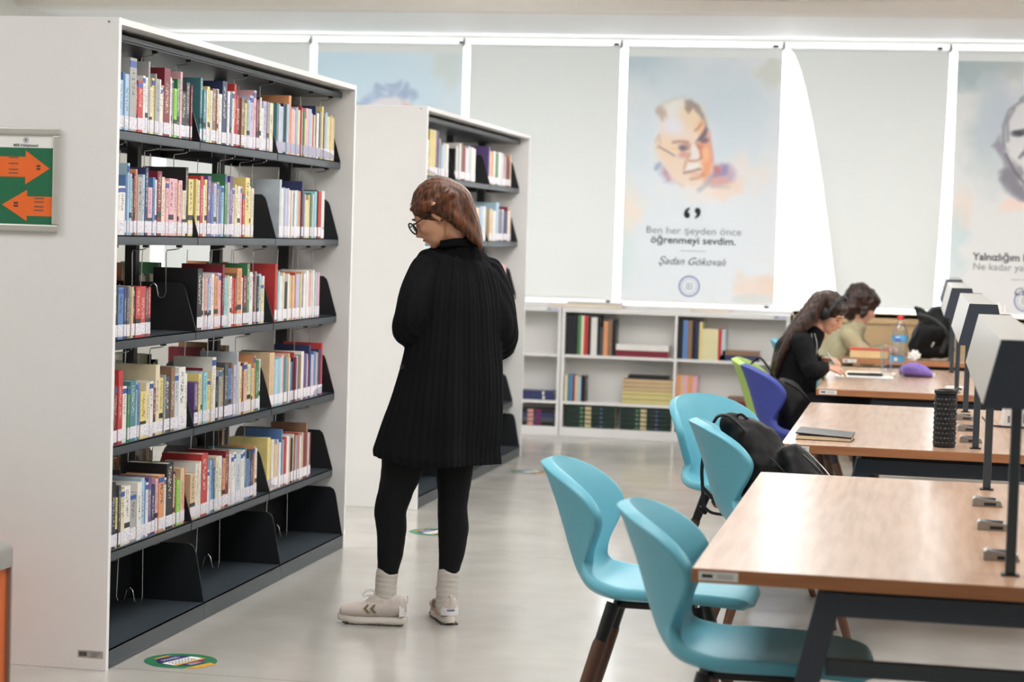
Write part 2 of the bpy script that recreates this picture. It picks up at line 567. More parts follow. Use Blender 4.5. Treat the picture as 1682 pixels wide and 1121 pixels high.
class Paint:
    """a flat print computed on a grid; coordinates u 0..260 across, v 0..407 down"""

    def __init__(self, base, seed=1, nu=200, nv=314, U=260.0, V=407.0):
        self.rng = np.random.RandomState(seed)
        self.nu, self.nv = nu, nv
        self.u, self.v = np.meshgrid(np.linspace(0, U, nu), np.linspace(0, V, nv))
        self.c = np.ones((nv, nu, 3)) * np.array(base)
        self.nx = self.noise(22) * 14 + self.noise(9) * 5
        self.ny = self.noise(22) * 14 + self.noise(9) * 5

    def noise(self, cell):
        g = self.rng.random((int(420 / cell) + 3, int(420 / cell) + 3)) * 2 - 1
        x, y = self.u / cell, self.v / cell
        xi, yi = x.astype(int), y.astype(int)
        fx, fy = x - xi, y - yi
        fx, fy = fx * fx * (3 - 2 * fx), fy * fy * (3 - 2 * fy)
        return (g[yi, xi] * (1 - fx) + g[yi, xi + 1] * fx) * (1 - fy) + (g[yi + 1, xi] * (1 - fx) + g[yi + 1, xi + 1] * fx) * fy

    def mixc(self, a, col):
        a = np.clip(a, 0, 1)[..., None]
        self.c = self.c * (1 - a) + np.array(col) * a

    def blob(self, cx, cy, rx, ry, col, alpha=1.0, soft=0.5, rot=0.0, wob=1.0):
        x = self.u + self.nx * wob - cx
        y = self.v + self.ny * wob - cy
        c, s = math.cos(rot), math.sin(rot)
        d = np.sqrt(((x * c + y * s) / rx) ** 2 + ((-x * s + y * c) / ry) ** 2)
        self.mixc(alpha * np.clip((1 - d) / soft + 0.5, 0, 1), col)

    def poly(self, pts, col, alpha=1.0, soft=2.0, wob=0.0):
        x, y = self.u + self.nx * wob, self.v + self.ny * wob
        inside = np.zeros_like(x, bool)
        dist = np.full(x.shape, 1e9)
        n = len(pts)
        for i in range(n):
            (x0, y0), (x1, y1) = pts[i], pts[(i + 1) % n]
            if y0 != y1:
                cond = ((y0 > y) != (y1 > y)) & (x < (x1 - x0) * (y - y0) / (y1 - y0) + x0)
                inside ^= cond
            L2 = (x1 - x0) ** 2 + (y1 - y0) ** 2 + 1e-9
            t = np.clip(((x - x0) * (x1 - x0) + (y - y0) * (y1 - y0)) / L2, 0, 1)
            dist = np.minimum(dist, np.hypot(x - x0 - t * (x1 - x0), y - y0 - t * (y1 - y0)))
        sd = np.where(inside, dist, -dist)
        self.mixc(alpha * np.clip(sd / soft + 0.5, 0, 1), col)

    def line(self, pts, wdt, col, alpha=1.0, soft=1.5):
        dist = np.full(self.u.shape, 1e9)
        for (x0, y0), (x1, y1) in zip(pts, pts[1:]):
            L2 = (x1 - x0) ** 2 + (y1 - y0) ** 2 + 1e-9
            t = np.clip(((self.u - x0) * (x1 - x0) + (self.v - y0) * (y1 - y0)) / L2, 0, 1)
            dist = np.minimum(dist, np.hypot(self.u - x0 - t * (x1 - x0), self.v - y0 - t * (y1 - y0)))
        self.mixc(alpha * np.clip((wdt / 2 - dist) / soft + 0.5, 0, 1), col)

    def build(self, name, parent, x0, x1, z0, z1, m):
        self.c = (self.c * 0.86 + np.array([222, 221, 219]) * 0.14) * 0.965
        nu, nv = self.nu, self.nv
        X, Z = np.meshgrid(np.linspace(x0, x1, nu), np.linspace(z1, z0, nv))
        co = np.stack([X, np.zeros_like(X), Z], -1).reshape(-1, 3)
        idx = np.arange(nu * nv).reshape(nv, nu)
        f = np.stack([idx[:-1, :-1], idx[1:, :-1], idx[1:, 1:], idx[:-1, 1:]], -1).reshape(-1, 4)
        me = bpy.data.meshes.new(name)
        me.from_pydata(co.tolist(), [], f.tolist())
        a = me.color_attributes.new('Col', 'FLOAT_COLOR', 'POINT')
        c = np.clip(self.c, 0, 255) / 255
        c = np.where(c <= 0.04045, c / 12.92, ((c + 0.055) / 1.055) ** 2.4).reshape(-1, 3)
        a.data.foreach_set('color', np.concatenate([c, np.ones((len(c), 1))], 1).reshape(-1))
        return link(name, me, parent, None, m)


M_PRINT = cloth_translucent('printed_blind_cloth', (230, 230, 230), 'Col', 0.10)
M_BLIND = cloth_translucent('plain_blind_cloth', (218, 219, 216), None, 0.105)
BZ0, BZ1 = 1.05, 3.005
P0 = (-6.055, 1.249)


def blind_root(k, label, group=None):
    x0 = P0[0] + P0[1] * k
    t = thing('roller_blind', label, 'blind', (x0 + 0.62, 16.29, 1.05), 0, group)
    xa, xb = x0 - t.location.x, x0 + 1.249 - t.location.x
    MB().tube([(xa + 0.02, 0.012, BZ1 - 1.05), (xb - 0.025, 0.012, BZ1 - 1.05)], 0.012, 10).build('roller_tube', M_WHITE, t, smooth=True)
    MB().box(xb - 0.035, xb - 0.015, -0.01, 0.03, BZ1 - 1.06, BZ1 - 1.0).build('bracket', M_ALU, t)
    return t, xa + 0.025, xb - 0.03


def plain_blind(k, label):
    t, xa, xb = blind_root(k, label)
    MB().add([(xa, 0, 0), (xb, 0, 0), (xb, 0, BZ1 - 1.055), (xa, 0, BZ1 - 1.055)], [(0, 1, 2, 3)]).build('blind_cloth', M_BLIND, t)
    MB().box(xa, xb, -0.006, 0.006, -0.012, 0.008).build('bottom_bar', M_WHITE, t)


plain_blind(0, 'plain white roller blind just above the near bookcase, furthest left')
plain_blind(2, 'plain white roller blind behind the far bookcase, between two printed blinds')

plain_blind(6, 'plain white roller blind right of the grey-wash printed blind')
plain_blind(7, 'plain white roller blind furthest right on the window wall')


def print_blind(k, label, pt, writing):
    t, xa, xb = blind_root(k, label)
    MB().add([(xa, 0, 1.885), (xb, 0, 1.885), (xb, 0, BZ1 - 1.055), (xa, 0, BZ1 - 1.055)], [(0, 1, 2, 3)]).build('blind_cloth', M_BLIND, t)
    pt.build('printed_cloth', t, xa, xb, 0.0, 1.885, M_PRINT)
    MB().box(xa, xb, -0.006, 0.006, -0.012, 0.004).build('bottom_bar', M_WHITE, t)
    W = xb - xa
    def T(u, v):
        return (xa + u / 260 * W, -0.0015, 1.885 - v / 407 * 1.885)
    writing(t, T)
    return t


def seal(t, T, u, v):
    x, y, z = T(u, v)
    ring = MB()
    for r0, r1 in ((0.072, 0.082), (0.055, 0.058)):
        vs, fs = [], []
        for k in range(40):
            a = 2 * PI * k / 40
            vs += [(x + r0 * math.cos(a), y, z + r0 * math.sin(a)), (x + r1 * math.cos(a), y, z + r1 * math.sin(a))]
        for k in range(40):
            j = (k + 1) % 40
            fs.append((2 * k, 2 * j, 2 * j + 1, 2 * k + 1))
        ring.add(vs, fs)
    ring.build('round_seal', M_BLUEINK, t, recalc=False)
    s = MB()
    for a, b in ((-0.024, -0.02), (0.02, 0.024), (-0.004, 0.0)):
        s.box(x + a, x + b, y - 0.0005, y, z - 0.024, z + 0.024)
    s.box(x - 0.024, x + 0.024, y - 0.0005, y, z + 0.02, z + 0.024)
    s.box(x - 0.024, x + 0.024, y - 0.0005, y, z - 0.024, z - 0.02)
    s.box(x - 0.018, x + 0.018, y - 0.0005, y, z - 0.002, z + 0.002)
    s.build('seal_emblem', M_GREYINK, t)


# portrait print behind the tables: elderly man with spectacles in watercolour
a = Paint((220, 222, 224), 3)
a.blob(20, 10, 60, 34, (176, 196, 206), 0.75, 1.1)
a.blob(245, 24, 24, 22, (204, 204, 190), 0.7, 1.0)
a.blob(120, 60, 90, 50, (196, 208, 216), 0.6, 1.2)
a.blob(180, 100, 60, 60, (192, 206, 216), 0.6, 1.2)
a.blob(200, 150, 50, 50, (206, 216, 224), 0.5, 1.2)
a.blob(30, 150, 26, 60, (204, 216, 224), 0.6, 1.2)
a.blob(120, 300, 130, 90, (218, 224, 230), 0.6, 1.2)
a.blob(3, 262, 24, 44, (238, 218, 200), 0.8, 0.8)
a.blob(2, 330, 22, 50, (204, 220, 220), 0.7, 1.0)
a.blob(236, 385, 44, 36, (228, 206, 192), 0.9, 0.35)
a.blob(258, 376, 26, 28, (222, 198, 180), 0.6, 0.7)
a.blob(225, 410, 55, 10, (200, 206, 204), 0.7, 0.8)
a.blob(215, 186, 34, 22, (234, 216, 206), 0.6, 1.1)
a.blob(150, 222, 44, 20, (234, 216, 202), 0.8, 0.9)
a.blob(172, 214, 26, 20, (236, 200, 178), 0.7, 0.9)
# shoulders of the shirt
a.poly([(142, 184), (158, 176), (176, 176), (190, 188), (184, 204), (160, 212), (138, 212)], (178, 148, 168), 0.8, 12, 0.3)
a.poly([(152, 180), (164, 178), (166, 192), (152, 198)], (182, 104, 100), 0.75, 6, 0.2)
a.poly([(166, 176), (176, 178), (174, 190), (166, 192)], (132, 124, 172), 0.75, 6, 0.2)
a.poly([(146, 200), (172, 196), (180, 206), (146, 212)], (222, 156, 138), 0.75, 8, 0.2)
a.line([(148, 196), (164, 192), (172, 186)], 4, (140, 134, 176), 0.6, 5)
a.poly([(54, 176), (64, 178), (76, 192), (84, 208), (68, 208), (56, 194)], (176, 168, 196), 0.7, 9, 0.3)
a.poly([(64, 182), (72, 188), (80, 204), (74, 206), (64, 194)], (160, 96, 124), 0.65, 6, 0.2)
a.line([(54, 186), (60, 178)], 6, (104, 140, 168), 0.7, 6)
# head: warm face, pale crown, orange shadow side
a.poly([(56, 88), (66, 76), (88, 70), (108, 74), (124, 88), (136, 108), (140, 134), (146, 160), (150, 180), (146, 196), (134, 210), (116, 216), (98, 210), (84, 198), (70, 182), (58, 164), (54, 146), (56, 120)], (232, 208, 188), 1.0, 6, 0.12)
a.blob(84, 84, 24, 12, (226, 224, 216), 0.9, 1.0, wob=0.3)
a.blob(80, 112, 26, 20, (226, 222, 230), 0.9, 1.0, wob=0.3)
a.blob(112, 98, 20, 20, (232, 204, 166), 0.75, 1.2, wob=0.2)
a.blob(70, 150, 14, 20, (236, 204, 170), 0.7, 1.2, wob=0.2)
a.blob(84, 176, 20, 22, (232, 202, 176), 0.6, 1.2, wob=0.2)
a.line([(54, 90), (62, 78), (78, 70), (96, 66), (110, 70)], 5, (196, 198, 196), 0.75, 7)
a.blob(60, 90, 8, 9, (178, 152, 136), 0.8, 1.0, wob=0.3)
a.line([(60, 98), (62, 106)], 4, (180, 160, 150), 0.6, 4)
a.poly([(100, 72), (110, 70), (122, 78), (132, 94), (138, 114), (134, 118), (126, 98), (114, 86), (106, 92), (100, 86)], (136, 120, 118), 0.8, 6, 0.1)
a.line([(102, 86), (106, 92), (110, 84)], 4, (170, 128, 106), 0.8, 4)
a.poly([(124, 102), (134, 104), (134, 120), (124, 128), (118, 118)], (236, 172, 126), 0.75, 8)
a.line([(118, 122), (124, 116), (128, 110)], 3, (156, 110, 90), 0.7, 4)
a.poly([(136, 114), (140, 118), (138, 130), (126, 138), (118, 142), (126, 130)], (92, 74, 84), 0.8, 4)
a.poly([(122, 142), (140, 130), (146, 152), (150, 178), (147, 194), (136, 206), (130, 194), (130, 166)], (228, 148, 106), 0.85, 9)
a.blob(136, 160, 8, 12, (240, 184, 140), 0.7, 1.0, wob=0)
a.line([(141, 122), (145, 148), (149, 172)], 5, (214, 132, 124), 0.6, 5)
a.line([(82, 142), (92, 140), (106, 141)], 5, (170, 126, 108), 0.85, 4)
a.poly([(90, 146), (102, 142), (112, 144), (110, 154), (96, 158)], (176, 124, 112), 0.75, 5)
a.blob(98, 151, 7, 4, (96, 100, 112), 0.85, 1.0, wob=0)
a.blob(101, 162, 9, 5, (206, 128, 118), 0.75, 1.1, wob=0)
a.blob(84, 152, 6, 3, (232, 190, 120), 0.6, 1.0, wob=0)
a.blob(133, 137, 8, 5, (96, 88, 110), 0.85, 1.0, wob=0)
a.blob(128, 148, 6, 4, (208, 120, 100), 0.6, 1.0, wob=0)
a.poly([(114, 146), (120, 142), (128, 164), (124, 170), (112, 170)], (232, 222, 218), 0.9, 5)
a.line([(121, 144), (128, 154), (130, 166)], 4, (180, 104, 84), 0.7, 5)
a.line([(110, 160), (104, 174), (102, 186)], 4, (186, 132, 104), 0.7, 5)
a.line([(110, 172), (122, 172), (128, 168)], 3, (170, 104, 84), 0.75, 4)
a.poly([(108, 178), (124, 174), (132, 182), (118, 188), (102, 190)], (234, 228, 224), 0.9, 5)
a.line([(102, 192), (116, 189), (128, 185)], 4, (150, 98, 90), 0.8, 4)
a.line([(114, 202), (126, 200), (134, 194)], 5, (186, 124, 100), 0.7, 5)
a.blob(122, 194, 10, 3, (216, 160, 140), 0.6, 1.0, wob=0)
a.line([(58, 150), (70, 156), (84, 164)], 2.5, (120, 104, 110), 0.85, 3)
a.line([(84, 164), (98, 168), (108, 160)], 2, (200, 180, 190), 0.7, 3)
a.line([(52, 142), (57, 130), (60, 144), (54, 152)], 3, (210, 166, 132), 0.7, 4)
a.line([(146, 198), (138, 212), (128, 220)], 7, (150, 152, 162), 0.6, 7)
a.line([(150, 214), (178, 214)], 5, (170, 172, 170), 0.5, 6)
a.line([(76, 198), (90, 208), (100, 214)], 5, (220, 180, 156), 0.6, 6)


def wr_a(t, T):
    text('quote_mark', '‘', 0.30, M_INK, t, T(109, 276), bold=0.005)
    text('quote_mark', '’', 0.30, M_INK, t, T(127, 276), bold=0.005)
    text('lettering', 'Ben her şeyden önce', 0.078, M_GREYINK, t, T(121, 289), sx=1.1)
    text('lettering', 'öğrenmeyi sevdim.', 0.078, M_INK, t, T(121, 305), bold=0.0012, sx=1.1)
    x, y, z = T(121, 322)
    MB().box(x - 0.1, x + 0.1, y - 0.0005, y, z - 0.002, z + 0.002).build('rule_line', M_GREYINK, t)
    text('signature', 'Şadan Gökovalı', 0.082, M_INK, t, T(119, 340), shear=0.4)
    seal(t, T, 117, 381)


print_blind(3, 'printed blind with a watercolour of a white-haired man in spectacles', a, wr_a)

# portrait print at the right border: bearded man in grey wash
a = Paint((218, 216, 214), 9)
a.blob(30, 6, 60, 36, (160, 178, 182), 0.9, 0.8)
a.blob(120, 0, 90, 30, (182, 184, 180), 0.7, 0.9)
a.blob(60, 110, 36, 80, (176, 190, 194), 0.7, 1.0)
a.blob(78, 90, 30, 50, (180, 186, 200), 0.6, 1.0)
a.blob(8, 240, 24, 34, (230, 210, 196), 0.8, 0.7)
a.blob(2, 300, 22, 50, (188, 206, 208), 0.7, 0.9)
a.blob(110, 235, 30, 14, (236, 204, 190), 0.8, 0.6)
a.poly([(82, 78), (96, 64), (130, 52), (164, 60), (176, 90), (176, 150), (160, 196), (120, 214), (96, 190), (84, 140)], (214, 210, 210), 0.95, 6, 0.2)
for q in ([(80, 140), (78, 104), (86, 78), (104, 64), (134, 56)], [(86, 128), (84, 96), (94, 76)], [(104, 60), (120, 48), (150, 48)]):
    a.line(q, 5, (120, 118, 124), 0.75, 4)
a.poly([(92, 112), (126, 104), (128, 114), (104, 120)], (74, 74, 80), 0.9, 4)
a.blob(100, 116, 10, 5, (60, 60, 66), 0.8, 0.8, wob=0)
a.blob(146, 114, 12, 5, (60, 60, 66), 0.8, 0.8, wob=0)
a.line([(118, 126), (114, 144), (106, 154)], 5, (96, 94, 98), 0.8, 4)
a.line([(112, 148), (124, 152), (120, 162)], 6, (104, 100, 106), 0.7, 5)
a.poly([(66, 140), (80, 122), (84, 140), (100, 166), (120, 196), (124, 226), (104, 224), (92, 200), (72, 192), (84, 178), (80, 160)], (132, 128, 138), 0.85, 9, 0.5)
a.poly([(70, 176), (92, 176), (116, 196), (124, 228), (104, 222), (78, 200)], (118, 114, 124), 0.8, 10, 0.4)
a.line([(84, 150), (98, 176), (116, 196)], 4, (86, 84, 94), 0.8, 4)


def wr_b(t, T):
    text('lettering', 'Yalnızlığım benim', 0.078, M_INK, t, T(38, 317), bold=0.0016, align='LEFT')
    text('lettering', 'Ne kadar yalansız', 0.076, M_GREYINK, t, T(38, 333), align='LEFT')
    x, y, z = T(120, 352)
    MB().box(x - 0.09, x + 0.09, y - 0.0005, y, z - 0.002, z + 0.002).build('rule_line', M_GREYINK, t)
    text('signature', 'Cem', 0.082, M_INK, t, T(104, 372), shear=0.4, align='LEFT')
    seal(t, T, 124, 404 - 18)


print_blind(5, 'printed blind with a grey-wash bearded man at the right border', a, wr_b)

# portrait print above the far bookcase: only the hair shows over the shelf top
a = Paint((222, 230, 236), 14)
a.blob(20, 20, 90, 60, (196, 222, 236), 0.8, 0.9)
a.blob(120, 60, 130, 90, (204, 226, 238), 0.8, 0.9)
a.blob(230, 20, 30, 26, (212, 216, 206), 0.6, 0.9)
for q in ((92, 82, 9, 13), (84, 92, 7, 7), (108, 70, 8, 11), (118, 60, 12, 5), (124, 76, 12, 7), (136, 66, 7, 12), (146, 56, 6, 8), (152, 74, 10, 10), (164, 70, 10, 9), (176, 76, 6, 9), (160, 58, 5, 8), (133, 52, 9, 4)):
    a.blob(*q, (150, 164, 200), 0.62, 1.1, wob=0.35)
a.poly([(90, 90), (106, 78), (140, 72), (164, 80), (176, 98), (176, 150), (150, 190), (110, 190), (86, 150)], (232, 224, 228), 0.95, 6, 0.3)
a.poly([(156, 84), (174, 88), (176, 140), (160, 140)], (230, 180, 172), 0.8, 8)
a.line([(118, 100), (134, 96), (142, 92)], 4, (196, 170, 180), 0.8, 3)
a.line([(150, 98), (162, 96)], 4, (176, 150, 160), 0.8, 3)
a.blob(74, 92, 10, 8, (150, 176, 190), 0.7, 0.8, wob=0.3)
print_blind(1, 'pale blue printed blind with a sketched head, above the far bookcase', a, lambda t, T: seal(t, T, 117, 381))

# crumpled blind behind the students: cloth folded in at both sides
t, xa, xb = blind_root(4, 'crumpled plain blind pulled in at the sides behind the two seated students')
nu, nv = 60, 50
vs, fs = [], []
for j in range(nv + 1):
    v = j / nv                       # 0 top .. 1 bottom
    inl = 0.43 * v ** 0.66
    inr = 0.05 * v ** 1.6
    for i in range(nu + 1):
        s = i / nu
        x = xa + inl + (xb - xa - inl - inr) * s
        e = max(0.0, 1 - s / 0.16)
        e2 = max(0.0, (s - 0.86) / 0.14)
        y = -0.02 * v - 0.07 * v * e ** 1.5 - 0.05 * v * e2 ** 1.5 + 0.006 * v * math.sin(s * 9 + v * 3)
        vs.append((x, y, (BZ1 - 1.055) * (1 - v)))
for j in range(nv):
    for i in range(nu):
        k = j * (nu + 1) + i
        fs.append((k, k + 1, k + nu + 2, k + nu + 1))
mb = MB(); mb.add(vs, fs)
o = mb.build('blind_cloth', M_BLIND, t, smooth=True)
# the flap of cloth that hangs loose along the left edge, thin and creased
vs, fs = [], []
for j in range(41):
    v = j / 40
    wd = 0.02 + 0.41 * v ** 0.66
    for i in range(13):
        s = i / 12
        vs.append((xa + wd * s + 0.004 * math.sin(v * 14), 0.02 + 0.035 * v * math.sin(s * 5 + v * 4) * (1 if i % 2 else -1) * 0.5, (BZ1 - 1.07) * (1 - v)))
for j in range(40):
    for i in range(12):
        k = j * 13 + i
        fs.append((k, k + 1, k + 14, k + 13))
mb = MB(); mb.add(vs, fs)
M_SHEER = cloth_translucent('sheer_cloth', (252, 252, 252), None, 0.9)
mb.build('loose_flap', M_SHEER, t, smooth=True)

# ---------------------------------------------------------------- steel bookcases
XF, XL, XB = -2.661, -2.725, -2.962      # end-panel front, shelf lip, back of a shelf (bookcase spine)
XC = -2.99                               # middle of the double-sided unit
TOPS = [1.845, 1.480, 1.115, 0.745, 0.378]


def plate_poly(z, xl, depth_top, h):
    """outline of a shelf end bracket in (x, z)"""
    return [(xl, z - 0.032), (xl, z + 0.004), (xl - 0.045, z + h - 0.03), (xl - 0.053, z + h - 0.012), (xl - 0.068, z + h), (XB + 0.005, z + h), (XB + 0.005, z - 0.032)]


def bookcase(y0, y1, label, n=3, rear=True):
    t = thing('bookcase', label, 'bookcase', (XC, (y0 + y1) / 2, 0))
    ox, oy = t.location.x, t.location.y
    def L(mb, name, m, parent=None, **k):
        mb.v = [(x - ox, y - oy, z) for x, y, z in mb.v]
        return mb.build(name, m, parent or t, **k)
    for s, y in ((0, y0), (1, y1 - 0.022)):
        L(MB().box(-3.32, XF, y, y + 0.022, 0, 2.21), 'end_panel', M_WHITE, bevel=0.0015)
        L(MB().box(XF - 0.0005, XF + 0.0012, y, y + 0.022, 0, 2.21), 'edge_band', M_EDGE)
        sc = MB()
        for zz in (2.195,):
            yy = y - 0.001 if s == 0 else y + 0.023
            sc.lathe([(0.004, -0.001), (0.004, 0.001)], (0, 0, 0), 10)
            sc.v = [(XF - 0.035 + vx, yy + vz, zz + vy) for vx, vy, vz in sc.v]
        L(sc, 'screw_cap', M_ALU)
    L(MB().box(-3.32, XF, y0 + 0.022, y1 - 0.022, 2.188, 2.21), 'top_panel', M_WHITE)
    a, b = y0 + 0.023, y1 - 0.023
    mid = [a + (b - a) * k / n for k in range(n + 1)]
    can = MB()
    can.box(-3.27, XL, a, b, 2.150, 2.153)
    can.box(XL - 0.002, XL, a, b, 2.146, 2.172)
    can.box(-3.27, -3.268, a, b, 2.146, 2.172)
    can.box(XL - 0.02, XL, a, b, 2.170, 2.172)
    L(can, 'canopy_tray', M_STEEL)
    for k in range(1, n):
        pass
    for k in range(n + 1):
        yy = mid[k] - 0.02 + (0.02 if k == 0 else (-0.02 if k == n else 0))
        L(MB().box(-3.012, -2.968, yy, yy + 0.04, 0.0, 2.15), 'upright_post', M_STEELD)
    for k in range(n):
        a, b = mid[k] + 0.001, mid[k + 1] - 0.001
        # base deck and plinth
        d = L(MB().box(-2.965, XF - 0.003, a, b, 0.062, 0.067), 'base_deck', M_STEEL)
        L(MB().box(XF - 0.006, XF - 0.003, a, b, 0.002, 0.067), 'plinth', M_STEEL)
        L(MB().box(-2.968, -2.964, a, b, 0.067, 0.375), 'back_plate', M_STEELD)
        for yy in (a, b - 0.003):
            pl = [(XF - 0.006, 0.067), (XF - 0.042, 0.067 + 0.19), (XF - 0.052, 0.067 + 0.215), (XF - 0.07, 0.067 + 0.225), (XB, 0.067 + 0.225), (XB, 0.067)]
            L(MB().prism(pl, yy, yy + 0.003), 'base_bracket', M_STEELD)
        for side in (1, -1):
            if side < 0 and not rear:
                continue
            for z in TOPS:
                sh = MB()
                sh.box(XB, XL, a, b, z - 0.004, z)
                sh.box(XL - 0.003, XL, a, b, z - 0.032, z)
                sh.box(XL - 0.02, XL, a, b, z - 0.034, z - 0.031)
                br = [MB().prism(plate_poly(z, XL + 0.001, 0, 0.185), yy, yy + 0.0025) for yy in (a, b - 0.0025)]
                if side < 0:
                    for q in [sh] + br:
                        q.v = [(2 * XC - x, y, zz) for x, y, zz in q.v]
                s = L(sh, 'shelf', M_STEEL)
                for q in br:
                    o = L(q, 'side_bracket', M_STEELD, s)
    return t, mid


bc1, mid1 = bookcase(6.719, 9.747, 'tall white-ended steel bookcase nearest the camera, full of books')
bc2, mid2 = bookcase(11.222, 14.303, 'tall white-ended steel bookcase farther down the aisle beyond the standing woman')
# inventory label on the near end panel
st = MB().box(-0.045, 0.045, 0, 0.001, -0.0115, 0.0115).build('inventory_label', mat('silver_label', (168, 162, 154), 0.4), bc1, (-2.716 - XC, 6.7175 - bc1.location.y, 0.055))
MB().box(-0.040, -0.012, -0.001, 0, -0.007, 0.007).build('printed_code', mat('grey_code', (84, 80, 76), 0.6, scale=400, var=0.4), st)
lt = MB()
for k in range(3):
    lt.box(0.0, 0.036 - 0.006 * k, -0.001, 0, 0.004 - 0.006 * k, 0.006 - 0.006 * k)
lt.build('printed_lines', M_GREYINK, st)

# ---------------------------------------------------------------- books
PAL = {'w': ((232, 230, 226), 'white'), 'c': ((226, 214, 184), 'cream'), 'g': ((168, 168, 168), 'grey'), 'k': ((28, 28, 32), 'black'), 'n': ((48, 56, 98), 'navy'),
       'b': ((92, 130, 184), 'blue'), 'l': ((170, 200, 222), 'light blue'), 't': ((78, 132, 140), 'teal'), 'G': ((70, 130, 88), 'green'), 'r': ((190, 60, 60), 'red'),
       'p': ((226, 176, 184), 'pink'), 'm': ((124, 36, 52), 'maroon'), 'o': ((218, 152, 106), 'orange'), 'y': ((226, 208, 136), 'yellow'), 'v': ((104, 80, 136), 'purple'),
       'B': ((140, 108, 86), 'brown'), 'L': ((196, 188, 214), 'lilac'), 'd': ((78, 82, 88), 'dark grey'), 'a': ((144, 200, 208), 'aqua'), 'e': ((150, 210, 90), 'lime green'),
       's': ((216, 188, 150), 'tan'), 'M': ((204, 60, 130), 'magenta'), 'S': ((196, 206, 214), 'silver')}


def spine_mat(code, style):
    """cover colour with an irregular column of title marks down the spine"""
    key = 'cover_%s%s_%d' % (PAL[code][1].replace(' ', '_'), '_b' if code.isupper() else '', style)
    if key in MATS:
        return MATS[key]
    rgb = PAL[code][0]
    m = mat(key, rgb, 0.42, var=0.05, scale=30)
    nt, N, L, b = nodes_of(m)
    lum = sum(rgb) / 3
    ink = srgb((30, 30, 40)) if lum > 120 else srgb((225, 220, 205))
    ink2 = srgb([(196, 60, 50), (60, 90, 160), (230, 226, 216), (40, 40, 44)][style % 4])
    tc = N.new('ShaderNodeTexCoord'); sp = N.new('ShaderNodeSeparateXYZ')
    L(tc.outputs['Generated'], sp.inputs[0])
    def math_(op, a, bb, c=None):
        n = N.new('ShaderNodeMath'); n.operation = op
        for i, q in enumerate((a, bb, c)):
            if q is None:
                continue
            if isinstance(q, (int, float)):
                n.inputs[i].default_value = q
            else:
                L(q, n.inputs[i])
        return n.outputs[0]
    # title letters: high-frequency noise inside a strip of the spine face
    mp = N.new('ShaderNodeMapping'); mp.inputs['Scale'].default_value = (1, 3.2, 26 + 5 * style)
    n1 = N.new('ShaderNodeTexNoise'); n1.inputs['Scale'].default_value = 1.6; n1.inputs['Detail'].default_value = 1
    oi = N.new('ShaderNodeObjectInfo')
    ad = N.new('ShaderNodeVectorMath'); ad.operation = 'ADD'
    sc = N.new('ShaderNodeVectorMath'); sc.operation = 'SCALE'; sc.inputs['Scale'].default_value = 37
    cb = N.new('ShaderNodeCombineXYZ')
    for i in range(3):
        L(oi.outputs['Random'], cb.inputs[i])
    L(cb.outputs[0], sc.inputs[0]); L(tc.outputs['Generated'], mp.inputs[0]); L(mp.outputs[0], ad.inputs[0]); L(sc.outputs[0], ad.inputs[1]); L(ad.outputs[0], n1.inputs['Vector'])
    let = math_('GREATER_THAN', n1.outputs['Fac'], 0.54)
    lo, hi = [(0.42, 0.92), (0.5, 0.84), (0.34, 0.78), (0.45, 0.95)][style % 4]
    zin = math_('MULTIPLY', math_('GREATER_THAN', sp.outputs['Z'], lo), math_('LESS_THAN', sp.outputs['Z'], hi))
    yin = math_('LESS_THAN', math_('ABSOLUTE', math_('SUBTRACT', sp.outputs['Y'], 0.5), None), 0.22)
    xin = math_('GREATER_THAN', sp.outputs['X'], 0.985)
    msk = math_('MULTIPLY', math_('MULTIPLY', let, zin), math_('MULTIPLY', yin, xin))
    base = b.inputs['Base Color'].links[0].from_socket
    m1 = N.new('ShaderNodeMix'); m1.data_type = 'RGBA'; m1.inputs['B'].default_value = (*ink, 1)
    L(math_('MULTIPLY', msk, 0.85), m1.inputs['Factor']); L(base, m1.inputs['A'])
    res = m1.outputs['Result']
    if style in (1, 3):
        z0 = 0.87 if style == 1 else 0.28
        bmsk = math_('MULTIPLY', math_('MULTIPLY', math_('GREATER_THAN', sp.outputs['Z'], z0), math_('LESS_THAN', sp.outputs['Z'], z0 + 0.09)), xin)
        m2 = N.new('ShaderNodeMix'); m2.data_type = 'RGBA'; m2.inputs['B'].default_value = (*ink2, 1)
        L(bmsk, m2.inputs['Factor']); L(res, m2.inputs['A'])
        res = m2.outputs['Result']
    L(res, b.inputs['Base Color'])
    return m


def plain_cover(c):
    return mat('far_cover_' + PAL[c][1].replace(' ', '_') + ('_b' if c.isupper() else ''), PAL[c][0], 0.45, var=0.1, scale=25)


